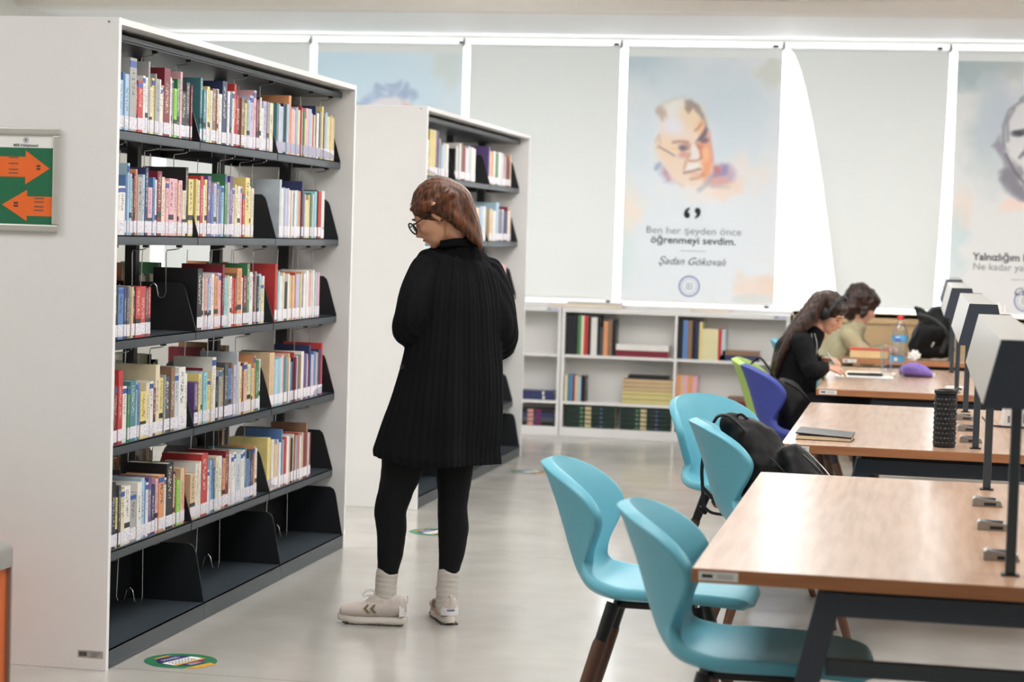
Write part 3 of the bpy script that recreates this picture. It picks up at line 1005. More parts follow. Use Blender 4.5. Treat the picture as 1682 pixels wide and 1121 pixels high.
def label_mat():
    m = mat('spine_label_paper', (236, 232, 238), 0.6, var=0.01)
    nt, N, L, b = nodes_of(m)
    tc = N.new('ShaderNodeTexCoord'); mp = N.new('ShaderNodeMapping'); mp.inputs['Scale'].default_value = (1, 3, 9)
    oi = N.new('ShaderNodeObjectInfo'); ad = N.new('ShaderNodeVectorMath'); ad.operation = 'ADD'
    cb = N.new('ShaderNodeCombineXYZ'); sc = N.new('ShaderNodeVectorMath'); sc.operation = 'SCALE'; sc.inputs['Scale'].default_value = 50
    L(oi.outputs['Random'], cb.inputs[0]); L(oi.outputs['Random'], cb.inputs[2]); L(cb.outputs[0], sc.inputs[0])
    n1 = N.new('ShaderNodeTexNoise'); n1.inputs['Scale'].default_value = 2; n1.inputs['Detail'].default_value = 0
    L(tc.outputs['Generated'], mp.inputs[0]); L(mp.outputs[0], ad.inputs[0]); L(sc.outputs[0], ad.inputs[1]); L(ad.outputs[0], n1.inputs['Vector'])
    g = N.new('ShaderNodeMath'); g.operation = 'GREATER_THAN'; g.inputs[1].default_value = 0.6
    L(n1.outputs['Fac'], g.inputs[0])
    h = N.new('ShaderNodeMath'); h.operation = 'MULTIPLY'; h.inputs[1].default_value = 0.55
    L(g.outputs[0], h.inputs[0])
    mx = N.new('ShaderNodeMix'); mx.data_type = 'RGBA'; mx.inputs['B'].default_value = (*srgb((96, 100, 150)), 1)
    L(b.inputs['Base Color'].links[0].from_socket, mx.inputs['A']); L(h.outputs[0], mx.inputs['Factor'])
    L(mx.outputs['Result'], b.inputs['Base Color'])
    return m


M_LABEL = label_mat()


def book_solids(mbc, mbp, mbl, x, y0, th, z, h, depth, label_z):
    """cover (spine + boards), page block and spine label; spine faces +X at x"""
    tb = min(0.0022, th * 0.16)
    e = 0.0005
    y0, y1 = y0 + e, y0 + th - e
    mbc.box(x - 0.0025, x, y0 + 0.0008, y1 - 0.0008, z, z + h)
    mbc.box(x - depth, x - 0.0025, y0, y0 + tb, z, z + h)
    mbc.box(x - depth, x - 0.0025, y1 - tb, y1, z, z + h)
    mbp.box(x - depth + 0.003, x - 0.0025, y0 + tb, y1 - tb, z + 0.002, z + h - 0.003)
    if mbl is not None:
        mbl.box(x - 0.0002, x + 0.0008, y0 + 0.001, y1 - 0.001, z + label_z, z + label_z + 0.042)


ORD = ['first', 'second', 'third', 'fourth', 'fifth', 'sixth', 'seventh', 'eighth', 'ninth', 'tenth', '11th', '12th', '13th', '14th', '15th', '16th', '17th', '18th', '19th', '20th',
       '21st', '22nd', '23rd', '24th', '25th', '26th', '27th', '28th', '29th', '30th', '31st', '32nd', '33rd', '34th', '35th', '36th', '37th', '38th']
ROWN = ['top shelf', 'second shelf', 'third shelf', 'fourth shelf', 'fifth shelf']
ROWS = {  # (row, bay): (y from, y to, colours near to far; * tall, _ short)
    (0, 0): (6.86, 7.675, 'w c l_ b l g* r_ r_ w w g* c_ y g g w m* w g e_ G p* k_ d m'),
    (0, 1): (7.775, 8.70, 't* t w y y B m c w n* w k_ b w r* r m B k y_ g l p* m k w w_ g t_ c'),
    (1, 0): (6.80, 7.715, 'd n g y* t w_ b l* l d m o* g l n* p_ b w m* c p p p p s p k* y'),
    (1, 1): (7.748, 8.455, 'y c r* w y v* b_ n g b_ l G* g v* L y p r_ y* w c'),
    (2, 0): (6.80, 7.287, 'd_ d_ k_ b_ n_ d_ g_ s_ k_ r_ r_ d_ r_'),
    (2, 1): (7.785, 8.642, 'k* w s p l_ L w o p m* a c w r r B o* w m G* w m g k l y_ w'),
    (3, 0): (6.77, 7.701, 'w* l a k_ k_ g* m m r* w G t l b y_ w m_ c* y g d B* w* w'),
    (3, 1): (7.775, 8.613, 'v_ y l m a y_ c w* k_ g G o d b B S* w w y m p s y y_ o* G w'),
    (4, 0): (6.77, 7.70, 'w* w c c b_ k* y_ d c w g_ l b v n_ p o w k* m e_ s r'),
    (4, 1): (7.748, 8.599, 's_ w r* w_ l b t_ c w B o m* w w S w w t b_ d n o w'),
}
ROWS3 = {0: (8.745, 9.66, 't l k l o* p r y g G y_ p l w r n* w k_ y* d l y c s'), 1: (8.812, 9.52, 'S* L w b w o n* r l y_ G a d k r w'),
         2: (8.775, 9.48, 'r* y a c k_ r L l y o b w p w c p'), 3: (8.735, 9.55, 's* l a t b_ k r m l B v r_ n* b o n r*'), 4: (8.735, 9.40, 'y* c s L w b* r o k B r s m B* w m')}
HT = {'*': (0.232, 0.262), '_': (0.168, 0.186), '': (0.196, 0.222)}


def row_books(y0, y1, codes, rng):
    toks = codes.split()
    wts = [rng.choice([0.4, 0.55, 0.7, 0.9, 1.1, 1.5]) * (1.25 if '*' in q else 1) for q in toks]
    s = (y1 - y0) / sum(wts)
    y = y0
    for q, wt in zip(toks, wts):
        k = q[1:]
        h = rng.uniform(*HT[k])
        yield q[0], k, y, wt * s, h, rng.uniform(0.135, 0.165) + (0.02 if k == '*' else 0)
        y += wt * s


GR = ['books on the %s of the near bookcase, %s bay' % (r, b) for r in ROWN for b in ('nearest', 'middle')]
rng = random.Random(11)
for kk_ in list(ROWS):
    y0, y1, codes = ROWS[kk_]
    tk = codes.split()
    for _ in range(3 if y1 - y0 > 0.6 else 1):
        tk.insert(rng.randrange(2, len(tk) - 1), rng.choice(['w', 'c', 'S', 'w', 'L', 'c', 's']) + rng.choice(['', '', '_']))
    ROWS[kk_] = (y0, y1, ' '.join(tk))
for (row, bay), (y0, y1, codes) in ROWS.items():
    z = TOPS[row] + 0.0005
    n = len(codes.split())
    for i, (c, k, y, th, h, dep) in enumerate(row_books(y0, y1, codes, rng)):
        mc, mp_, ml = MB(), MB(), MB()
        x = XL - 0.012 - rng.random() * 0.006
        book_solids(mc, mp_, ml, x - x, -th / 2, th, 0, h, dep, rng.choice([0.008, 0.009, 0.010]))
        b = mc.build('book', spine_mat(c, rng.randrange(4)), None, (x, y + th / 2, z), recalc=False)
        size = {'*': 'tall ', '_': 'short ', '': ''}[k]
        thick = 'thick ' if th > 0.042 else ('thin ' if th < 0.027 else '')
        tag(b, '%s%s%s book, %s from left, %s, %s bay of near bookcase' % (size, thick, PAL[c][1], ORD[i], ROWN[row], ['nearest', 'middle'][bay]), 'book', GR[row * 2 + bay])
        mp_.build('pages', M_PAPER, b, recalc=False)
        ml.build('spine_label', M_LABEL, b, recalc=False)

# the rest of the books, past the limit: far bay, far bookcase, and the rows that face the other aisle
fill = MB()
fm = [M_PAPER, M_LABEL]
def fidx(m):
    if m not in fm:
        fm.append(m)
    return fm.index(m)
def fill_row(y0, y1, codes, z, mirror=False):
    for (c, k, y, th, h, dep) in row_books(y0, y1, codes, rng):
        a_, b_, c_ = MB(), MB(), MB()
        book_solids(a_, b_, c_, XL - 0.012 - rng.random() * 0.006, y, th, z, h, dep, 0.009)
        for q, mi in ((a_, fidx(plain_cover(c))), (b_, 0), (c_, 1)):
            vs = [(2 * XC - vx, vy, vz) for vx, vy, vz in q.v] if mirror else q.v
            fill.cur = mi
            fill.add(vs, q.f)
rc = lambda n: ' '.join(rng.choice('wwwccSSglbtGrpmoyvBLdkns') + rng.choice(['', '', '', '*', '_']) for _ in range(n))
for row, (y0, y1, codes) in ROWS3.items():
    tk = codes.split()
    for _ in range(9):
        tk.insert(rng.randrange(1, len(tk)), rng.choice('wwcSgLlps'))
    codes = ' '.join(tk)
    fill_row(y0, y1, codes, TOPS[row] + 0.0005)
FAR = {0: [(11.26, 12.12, 'w p_ w g* c w y* v* g B l_ w w'), (12.30, 12.90, 'k_ w S w B m p w S w w'), (13.28, 14.05, 'v* c o w G w w g p m m k_ s')],
       1: [(11.26, 12.2, rc(20)), (12.3, 13.25, 'g b s t m k w p b* c L w r_ w y o l w l'), (13.36, 14.10, 's c w l* B b S n m* w s')],
       2: [(11.26, 12.2, rc(20)), (12.3, 13.2, rc(18)), (13.3, 13.98, 'r* r w p S w p p')], 3: [(11.26, 12.2, rc(20)), (12.3, 13.2, rc(18)), (13.3, 14.05, 'w w* s c w k* w s')],
       4: [(11.26, 12.2, rc(20)), (12.3, 13.0, rc(14))]}
for row, segs in FAR.items():
    for y0, y1, codes in segs:
        fill_row(y0, y1, codes, TOPS[row] + 0.0005)
for row in range(5):
    for k in range(3):
        a_, b_ = mid1[k] + 0.02, mid1[k + 1] - 0.02
        f = [(0.5, 1.0), (0.05, 0.7), (0.0, 0.35)][k] if row in (1, 2) else ((0.0, 0.55) if k < 2 else (0.1, 0.5))
        if row == 0:
            continue
        ya, yb = a_ + (b_ - a_) * f[0], a_ + (b_ - a_) * f[1]
        fill_row(ya, yb, rc(int((yb - ya) / 0.034)), TOPS[row] + 0.0005, True)
fb = fill.build('book_rows', fm, None, recalc=False)
fb['kind'] = 'stuff'
fb['label'] = 'remaining books: far bay, rear rows and the farther bookcase'
fb['category'] = 'books'

# wire book supports clipped under the shelves
def wire_support(x, y, z, drop, label, group):
    mb = MB()
    pts = [(0, 0, 0), (0.0, 0.0, -0.012), (-0.02, 0.0, -0.016), (-0.05, 0, -0.02), (-0.052, 0, -0.03), (-0.050, 0, -drop + 0.02), (-0.056, 0, -drop + 0.004), (-0.068, 0, -drop), (-0.08, 0, -drop + 0.006), (-0.088, 0, -drop + 0.045),
           (-0.098, 0, -drop + 0.055), (-0.112, 0, -drop + 0.045), (-0.122, 0, -drop + 0.006), (-0.134, 0, -drop), (-0.146, 0, -drop + 0.004), (-0.152, 0, -drop + 0.02), (-0.146, 0, -0.02)]
    mb.tube(pts, 0.0019, 6)
    o = mb.build('wire_book_support', M_CHROME, None, (x, y, z), smooth=True)
    tag(o, label, 'book support', group)
    MB().box(-0.01, 0.01, -0.008, 0.008, -0.008, 0.002).build('slide_clip', M_BLACKP, o)
    return o
SUP = [(0, [7.30, 7.72 - 0.06, 8.35, 8.70, 9.30, 9.62]), (1, [7.0, 7.35, 7.66, 8.2, 8.45, 8.62, 9.3, 9.58]), (2, [6.95, 7.25, 7.6, 8.1, 8.4, 8.66, 9.32, 9.56]),
       (3, [7.1, 7.45, 8.1, 8.45, 9.3, 9.55]), (4, [7.0, 7.5, 8.2, 8.6, 9.35]), (5, [7.02, 7.42, 8.3, 9.25])]
BN = lambda y: 'nearest bay' if y < mid1[1] else ('middle bay' if y < mid1[2] else 'far bay')
for k, ys in SUP:
    zt = 2.149 if k == 0 else TOPS[k - 1] - 0.0335
    place = ['under the canopy'] + ['under the ' + r for r in ROWN]
    cnt = {}
    for y in ys:
        nb = BN(y); cnt[nb] = cnt.get(nb, 0) + 1
        wire_support(XL - 0.025, y, zt - 0.002, 0.235 if k == 5 else 0.20, 'wire book support %s, %s in the %s of near bookcase' % (place[k], ORD[cnt[nb] - 1], nb), 'wire book supports of the near bookcase')

# ---------------------------------------------------------------- framed wayfinding poster on the near end panel
po = thing('poster_frame', 'aluminium frame with green poster of two orange arrows on the near bookcase end', 'sign', (-3.10, 6.717, 1.485))
fx0, fx1, fz0, fz1 = -0.14, 0.242, 0.0, 0.350
for nm, q in (('top', (fx0, fx1, fz1 - 0.024, fz1)), ('bottom', (fx0, fx1, fz0, fz0 + 0.024)), ('right', (fx1 - 0.024, fx1, fz0 + 0.024, fz1 - 0.024)), ('left', (fx0, fx0 + 0.024, fz0 + 0.024, fz1 - 0.024))):
    MB().box(q[0], q[1], -0.014, 0, q[2], q[3]).build('frame_rail', M_SNAP, po, bevel=0.005)
M_PGREEN = mat('poster_green', (44, 112, 80), 0.25, var=0.03)
M_PORANGE = mat('poster_orange', (238, 112, 54), 0.25, var=0.03)
MB().box(fx0 + 0.024, fx1 - 0.024, -0.004, 0, fz0 + 0.024, fz1 - 0.024).build('poster_sheet', M_PGREEN, po)
MB().box(fx0 + 0.024, fx1 - 0.024, -0.0045, -0.004, fz1 - 0.068, fz1 - 0.024).build('poster_header', M_SHEET, po)
def flat(poly, y, name, m, par):
    return MB().prism(poly, y, y + 0.0004).build(name, m, par)
flat([(-0.11, 0.235 + 0.016), (0.118, 0.251), (0.118, 0.273), (0.205, 0.213), (0.118, 0.158), (0.118, 0.183), (-0.11, 0.183)], -0.0047, 'right_arrow', M_PORANGE, po)
flat([(0.216, 0.118), (0.126, 0.118), (0.126, 0.140), (0.036, 0.088), (0.126, 0.034), (0.126, 0.052), (0.216, 0.052)], -0.0047, 'left_arrow', M_PORANGE, po)
M_POT = mat('poster_dark_print', (120, 84, 70), 0.6)
M_POK = mat('poster_black_print', (70, 54, 50), 0.6)
ln = MB()
for z in (0.246, 0.226, 0.206, 0.194):
    ln.box(0.058, 0.092, -0.0053, -0.0049, z, z + 0.004)
for z in (0.110, 0.098, 0.082, 0.070):
    ln.box(0.152, 0.186, -0.0053, -0.0049, z, z + 0.004)
ln.build('small_print', M_POT, po)
ln = MB()
for z in (0.218, 0.208):
    ln.box(0.158, 0.172, -0.0053, -0.0049, z, z + 0.006)
for z in (0.092, 0.082):
    ln.box(0.078, 0.094, -0.0053, -0.0049, z, z + 0.006)
ln.build('arrow_print', M_POK, po)
text('header_text', 'MEB Kütüphanesi', 0.0125, M_GREYINK, po, (0.118, -0.0052, 0.290), bold=0.0003)
cr = MB().lathe([(0.011, 0), (0.011, 0.0004)], (0, 0, 0), 20)
cr.v = [(x + 0.118, -0.0049 - z, y + 0.308) for x, y, z in cr.v]
cr.build('header_crest', mat('pale_crest', (196, 198, 200), 0.6), po)
cr = MB().box(0.114, 0.122, -0.0056, -0.0053, 0.303, 0.313); cr.build('crest_mark', M_GREYINK, po)

# ---------------------------------------------------------------- kiosk at the left edge
kk = thing('information_stand', 'orange stand with rounded grey top at the bottom left edge', 'stand', (-3.15, 6.30, 0))
xr = 0.289
pf = [(-0.3, 0.395), (xr, 0.395), (xr, 0.452), (xr - 0.006, 0.464), (xr - 0.02, 0.472), (xr - 0.05, 0.477), (-0.3, 0.479)]
MB().prism(pf, -0.10, 0.10).build('rounded_cap', mat('grey_cap', (150, 149, 146), 0.5), kk, smooth=True)
MB().box(-0.3, xr - 0.016, -0.096, 0.096, 0.0, 0.395).build('orange_body', mat('burnt_orange_panel', (206, 104, 52), 0.5), kk)
for y in (-0.1, 0.088):
    MB().box(xr - 0.018, xr - 0.001, y, y + 0.012, 0.0, 0.395).build('edge_rail', M_ALU, kk)
for zc in (0.255, 0.155, 0.075):
    r = MB(); vs = []; fs = []
    for k in range(24):
        an = 2 * PI * k / 24
        vs += [(0.225 + 0.026 * math.cos(an), -0.0975, zc + 0.026 * math.sin(an)), (0.225 + 0.038 * math.cos(an), -0.0975, zc + 0.038 * math.sin(an))]
    for k in range(24):
        j = (k + 1) % 24
        fs.append((2 * k, 2 * k + 1, 2 * j + 1, 2 * j))
    r.add(vs, fs); r.build('round_lettering', mat('pale_blue_print', (176, 182, 214), 0.6), kk)

# ---------------------------------------------------------------- floor stickers
M_SGREEN = mat('sticker_green', (38, 122, 82), 0.35, var=0.03)
M_SNAVY = mat('sticker_navy', (46, 42, 104), 0.35, var=0.03)
M_SYEL = mat('sticker_amber', (226, 166, 44), 0.35, var=0.03)
def sticker(x, y, r, rot, label, grp=None):
    t = thing('floor_sticker', label, 'sticker', (x, y, 0.0), rot, 'round floor stickers')
    def disc(rr, z, name, m, clip=None):
        p = [(rr * math.cos(2 * PI * k / 48), rr * math.sin(2 * PI * k / 48)) for k in range(48)]
        return MB().prism(p, 0.0 if z == 0 else z - 0.0003, z + 0.0005, 'z').build(name, m, t)
    disc(r, 0, 'green_disc', M_SGREEN)
    disc(r * 0.66, 0.001, 'navy_disc', M_SNAVY)
    bnd = lambda a, b, h, z, name, m: MB().prism([(a, -h), (b, -h), (b, h), (a, h)], z, z + 0.0003, 'z').build(name, m, t)
    bnd(-0.018, 0.032, r * 0.62, 0.0015, 'white_band', M_SHEET)
    bnd(0.032, 0.046, r * 0.64, 0.0016, 'amber_band', M_SYEL)
    bnd(-r * 0.72, -r * 0.62, r * 0.3, 0.0015, 'amber_dash', M_SYEL)
    MB().prism([(r * 0.72, -r * 0.72), (r * 0.98, -r * 0.5), (r * 1.06, r * 0.2), (r * 0.80, r * 0.30)], 0.0008, 0.0012, 'z').build('amber_corner', M_SYEL, t)
    g = MB()
    for q in (-0.055, -0.043):
        for k in range(6):
            g.box(q, q + 0.006, -0.045 + k * 0.015, -0.035 + k * 0.015, 0.0014, 0.0017)
    for k in range(3):
        g.box(0.056 + 0.008 * k, 0.060 + 0.008 * k, -0.035, 0.02, 0.0014, 0.0017)
    g.build('pale_lettering', mat('sticker_pale', (206, 204, 226), 0.5), t)
    g = MB()
    for q in (-0.008, 0.007, 0.020):
        for k in range(7):
            g.box(q, q + 0.007, -0.06 + k * 0.017, -0.05 + k * 0.017, 0.0018, 0.0021)
    g.build('dark_lettering', M_INK, t)
    MB().box(0.062, 0.068, -0.02, 0.05, 0.0018, 0.0021).build('red_dash', mat('sticker_red', (216, 70, 60), 0.5), t)
    return t
sticker(-2.481, 6.965, 0.127, -0.35, 'round green and navy floor sticker by the near bookcase corner')
sticker(-2.375, 10.42, 0.127, -0.35, 'round green and navy floor sticker partly behind the standing woman\'s leg')
sticker(-2.42, 13.36, 0.127, -0.35, 'round green and navy floor sticker far down the aisle beside the chair back')

# ---------------------------------------------------------------- low white bookcases under the windows
LF, LB = 15.93, 16.10


def low_case(x0, x1, divs, label, tag_right=True):
    t = thing('low_bookcase', label, 'bookcase', ((x0 + x1) / 2, (LF + LB) / 2, 0))
    ox, oy = t.location.x, t.location.y
    def L(mb, name, m=M_WHITE, par=None):
        mb.v = [(x - ox, y - oy, z) for x, y, z in mb.v]
        return mb.build(name, m, par or t)
    yb = LB
    L(MB().box(x0, x1, LF - 0.004, yb, 0.950, 0.985), 'top_board')
    L(MB().box(x0, x0 + 0.024, LF, yb, 0, 0.950), 'side_panel')
    L(MB().box(x1 - 0.024, x1, LF, yb, 0, 0.950), 'side_panel')
    L(MB().box(x0 + 0.024, x1 - 0.024, LF + 0.004, LF + 0.02, 0.0, 0.045), 'plinth')
    L(MB().box(x0 + 0.024, x1 - 0.024, LF + 0.004, yb, 0.045, 0.065), 'bottom_board')
    L(MB().box(x0 + 0.024, x1 - 0.024, yb - 0.006, yb, 0.065, 0.950), 'back_board', mat('grey_white_back', (214, 213, 210), 0.6, var=0.01))
    xs = [x0 + 0.024] + divs + [x1 - 0.024]
    for d in divs:
        L(MB().box(d - 0.010, d + 0.010, LF + 0.003, yb - 0.006, 0.065, 0.950), 'divider')
    for a, b in zip(xs, xs[1:]):
        for z in (0.625, 0.265):
            L(MB().box(a + 0.011 * (a in divs), b - 0.011 * (b in divs), LF + 0.006, yb - 0.006, z - 0.022, z), 'shelf')
    if tag_right:
        s = L(MB().box(x1 - 0.12, x1 - 0.02, LF - 0.006, LF - 0.004, 0.952, 0.982), 'inventory_label', mat('lilac_white_label', (214, 214, 230), 0.5))
        s2 = MB()
        s2.box(x1 - 0.112, x1 - 0.078, LF - 0.0068, LF - 0.006, 0.960, 0.972)
        s2.box(x1 - 0.07, x1 - 0.03, LF - 0.0068, LF - 0.006, 0.964, 0.969)
        L(s2, 'printed_code', M_GREYINK, s)
    return t


low_case(-3.90, -2.678, [-3.28], 'low white bookcase with nearly bare shelves, half hidden by the far bookcase')
low_case(-2.672, -0.945, [-1.795], 'wide low white bookcase with dark volumes under the spectacled portrait')

# standing and lying volumes: x is along the shelf, spines face the room (-Y)
def vol(x, w, z, h, code, label, group, lean=0.0, lying=False, depth=0.135, extra=None):
    """one volume; lying=True lays it flat with its spine to the room"""
    mc, mp_ = MB(), MB()
    if not lying:
        mc.box(0, w, 0, 0.003, 0, h); mc.box(0, 0.003, 0.003, depth, 0, h); mc.box(w - 0.003, w, 0.003, depth, 0, h)
        mp_.box(0.003, w - 0.003, 0.003, depth - 0.004, 0.002, h - 0.004)
    else:
        mc.box(0, w, 0, 0.003, 0, h); mc.box(0, w, 0.003, depth, 0, 0.0025); mc.box(0, w, 0.003, depth, h - 0.0025, h)
        mp_.box(0.002, w - 0.002, 0.003, depth - 0.004, 0.0025, h - 0.0025)
    m = spine_mat(code, 0) if isinstance(code, str) else code
    o = mc.build('book', m, None, (x, LF + 0.012, z), recalc=False)
    o.rotation_euler = (0, lean, 0)
    tag(o, label, 'book', group)
    mp_.build('pages', M_PAPER, o, recalc=False)
    if extra:
        for (a, b, c, d, mm) in extra:
            MB().box(w * a, w * b, -0.0008, 0, h * c, h * d).build('spine_patch', mm, o)
    return o


S2, S1, S0 = 0.6255, 0.2655, 0.0655
def run(x, z, items, place, group):
    for i, (code, wd, h, desc) in enumerate(items):
        vol(x, wd - 0.001, z, h, code, '%s volume, %s in row, %s' % (desc, ORD[i], place), group)
        x += wd
run(-2.640, S2, [('k', 0.030, 0.30, 'tall black'), ('k', 0.030, 0.30, 'tall black'), ('k', 0.030, 0.30, 'tall black'), ('G', 0.026, 0.302, 'tall grey-green'), ('c', 0.022, 0.30, 'tall cream'), ('r', 0.032, 0.298, 'tall red'),
                 ('k', 0.022, 0.295, 'thin black'), ('w', 0.048, 0.29, 'tall white'), ('k', 0.026, 0.30, 'tall black'), ('d', 0.024, 0.22, 'short dark grey'), ('o', 0.032, 0.262, 'tall orange'), ('B', 0.034, 0.275, 'brown'), ('k', 0.030, 0.28, 'dark')],
    'upper left shelf of wide low bookcase', 'upright volumes on the upper left shelf')
run(-1.782, S2, [('k', 0.040, 0.30, 'tall black'), ('b', 0.036, 0.295, 'bright blue'), ('B', 0.034, 0.292, 'brown'), ('k', 0.030, 0.29, 'black'), ('n', 0.024, 0.288, 'navy'), ('y', 0.024, 0.285, 'olive-yellow'), (mat('pale_straw_cover', (222, 214, 170), 0.5, var=0.03), 0.12, 0.236, 'very thick pale yellow'), ('r', 0.026, 0.236, 'red'), ('S', 0.03, 0.235, 'silver')],
    'upper middle shelf of wide low bookcase', 'upright volumes on the upper middle shelf')
run(-2.640, S1, [('c', 0.022, 0.205, 'cream'), ('t', 0.022, 0.205, 'teal'), ('b', 0.020, 0.205, 'blue'), ('m', 0.016, 0.20, 'thin maroon'), ('s', 0.024, 0.20, 'tan'), ('l', 0.024, 0.19, 'light blue'), ('k', 0.034, 0.20, 'black')],
    'middle left shelf of wide low bookcase', 'small upright volumes on the middle left shelf')
run(-1.782, S1, [('o', 0.034, 0.235, 'orange'), ('s', 0.020, 0.235, 'thin tan'), ('p', 0.034, 0.235, 'pink'), ('o', 0.038, 0.235, 'amber'), ('p', 0.034, 0.232, 'pale pink')],
    'on the middle shelf behind the teal chair', 'orange and pink volumes on the middle shelf')
vol(-2.25, 0.40, S2, 0.048, 'm', 'dark maroon volume lying under a white one on the upper left shelf', 'lying volumes', lying=True)
vol(-2.252, 0.405, S2 + 0.0485, 0.046, 'w', 'white volume lying on a maroon one on the upper left shelf', 'lying volumes', lying=True)
vol(-1.46, 0.30, S2, 0.042, 'n', 'navy volume lying at the bottom of the upper middle shelf', 'lying volumes', lying=True)
vol(-1.44, 0.28, S2 + 0.0425, 0.034, 'B', 'brown volume lying on a navy one on the upper middle shelf', 'lying volumes', lying=True)
M_PALEY = mat('straw_cover', (206, 194, 132), 0.5, var=0.08, scale=5)
M_TANSTR = mat('sand_cover', (196, 170, 132), 0.5, var=0.10, scale=5)
z = S1
for i, (mm, h, ds) in enumerate([(M_PALEY, 0.034, 'straw yellow volume at the bottom'), (M_PALEY, 0.034, 'straw yellow volume, second from the bottom'), (M_PALEY, 0.026, 'thin straw volume, third from the bottom'), (M_TANSTR, 0.026, 'sand-coloured volume, fourth from the bottom'), (M_TANSTR, 0.028, 'sand-coloured volume, fifth from the bottom'), (M_TANSTR, 0.028, 'sand volume just below the black one'), ('k', 0.026, 'black volume on top')]):
    vol(-2.192 + (0.04 if i == 6 else 0), 0.385 - (0.07 if i == 6 else 0), z, h, mm, ds + ' of the lying stack on the middle left shelf', 'stack of yellow and sand volumes', lying=True)
    z += h + 0.003
for i, (x, wd, n, side) in enumerate([(-2.63, 0.39, 5, 'left'), (-2.20, 0.385, 5, 'right')]):
    z = S0
    for k in range(n):
        h = 0.0315
        vol(x, wd, z, h, mat('bottle_green_cover', (24, 44, 38), 0.45, var=0.2), 'dark green volume, %s from the bottom of the %s stack on the bottom shelf' % (ORD[k], side), 'dark green set on the bottom shelf', lying=True,
            extra=[(0.40, 0.52, 0.1, 0.9, mat('pale_motif', (206, 190, 150), 0.5, var=0.3, scale=40)), (0.30, 0.36, 0.2, 0.8, mat('green_motif', (90, 130, 100), 0.5)), (0.70, 0.74, 0.3, 0.7, M_BLUEINK)])
        z += h + 0.002
for k in range(5):
    vol(-1.77, 0.385, S0 + k * 0.0335, 0.0315, mat('bottle_green_cover', (24, 44, 38)), 'dark green volume, %s from the bottom of the bottom-shelf stack behind the teal chair' % ORD[k], 'dark green set on the bottom shelf', lying=True)
vol(-1.40, 0.36, S1, 0.055, 'm', 'maroon box volume lying at the bottom beside the teal chair back', 'lying volumes', lying=True)
vol(-1.39, 0.33, S1 + 0.0555, 0.030, 'B', 'brown volume lying on a maroon one beside the teal chair back', 'lying volumes', lying=True)
vol(-3.05, 0.335, S1, 0.034, 'n', 'navy volume lying on the middle shelf of the bare bookcase, lower one', 'navy volumes', lying=True, extra=[(0.72, 0.77, 0.15, 0.9, M_SHEET)])
vol(-3.05, 0.330, S1 + 0.0345, 0.034, 'n', 'navy volume lying on the middle shelf of the bare bookcase, upper one', 'navy volumes', lying=True, extra=[(0.72, 0.77, 0.15, 0.9, M_SHEET)])
for k in range(4):
    vol(-3.05, 0.335, S0 + 0.0325 * k, 0.032, ['k', 'd', 'n', 'k'][k], 'dark volume lying on the bottom shelf of the bare bookcase, %s from the bottom' % ORD[k], 'dark volumes with rosy motif', lying=True,
        extra=[(0.38, 0.52, 0.1, 0.9, mat('rose_motif', (206, 150, 140), 0.5, var=0.3, scale=40)), (0.55, 0.70, 0.1, 0.9, mat('plum_motif', (110, 40, 90), 0.5))])
# big flat folders lying on top of the low bookcases
def board(x, y, wd, dp, z, h, m, label, rot=0.0, name='large_folder'):
    t = MB().box(-wd / 2, wd / 2, -dp / 2, dp / 2, 0, h).build(name, m, None, (x, y, z), bevel=0.003)
    t.rotation_euler = (0, 0, rot)
    tag(t, label, 'folder')
    MB().box(-wd / 2 + 0.004, wd / 2 - 0.004, -dp / 2 - 0.0005, -dp / 2 + 0.003, 0.004, h - 0.004).build('page_edge', M_PAPER, t)
    return t
board(-2.50, 16.03, 0.56, 0.17, 0.9855, 0.030, mat('rosy_board', (212, 190, 182), 0.5), 'large pinkish flat folder lying on the bare low bookcase top', 0.04)
board(-2.44, 16.05, 0.42, 0.13, 1.016, 0.014, mat('grey_board', (190, 192, 194), 0.5), 'thin grey folder lying on the pinkish one', -0.02)
board(-1.55, 16.05, 0.30, 0.10, 0.9855, 0.020, mat('rosy_board', (212, 190, 182)), 'small pinkish folder lying on the wide low bookcase top')

# ---------------------------------------------------------------- reading tables
TXC, TZ = 0.245, 0.745
TABS = [(4.972, 7.165, 0.0), (8.222, 10.46, 0.0), (11.48, 13.70, -0.02), (14.72, 15.88, -0.01)]


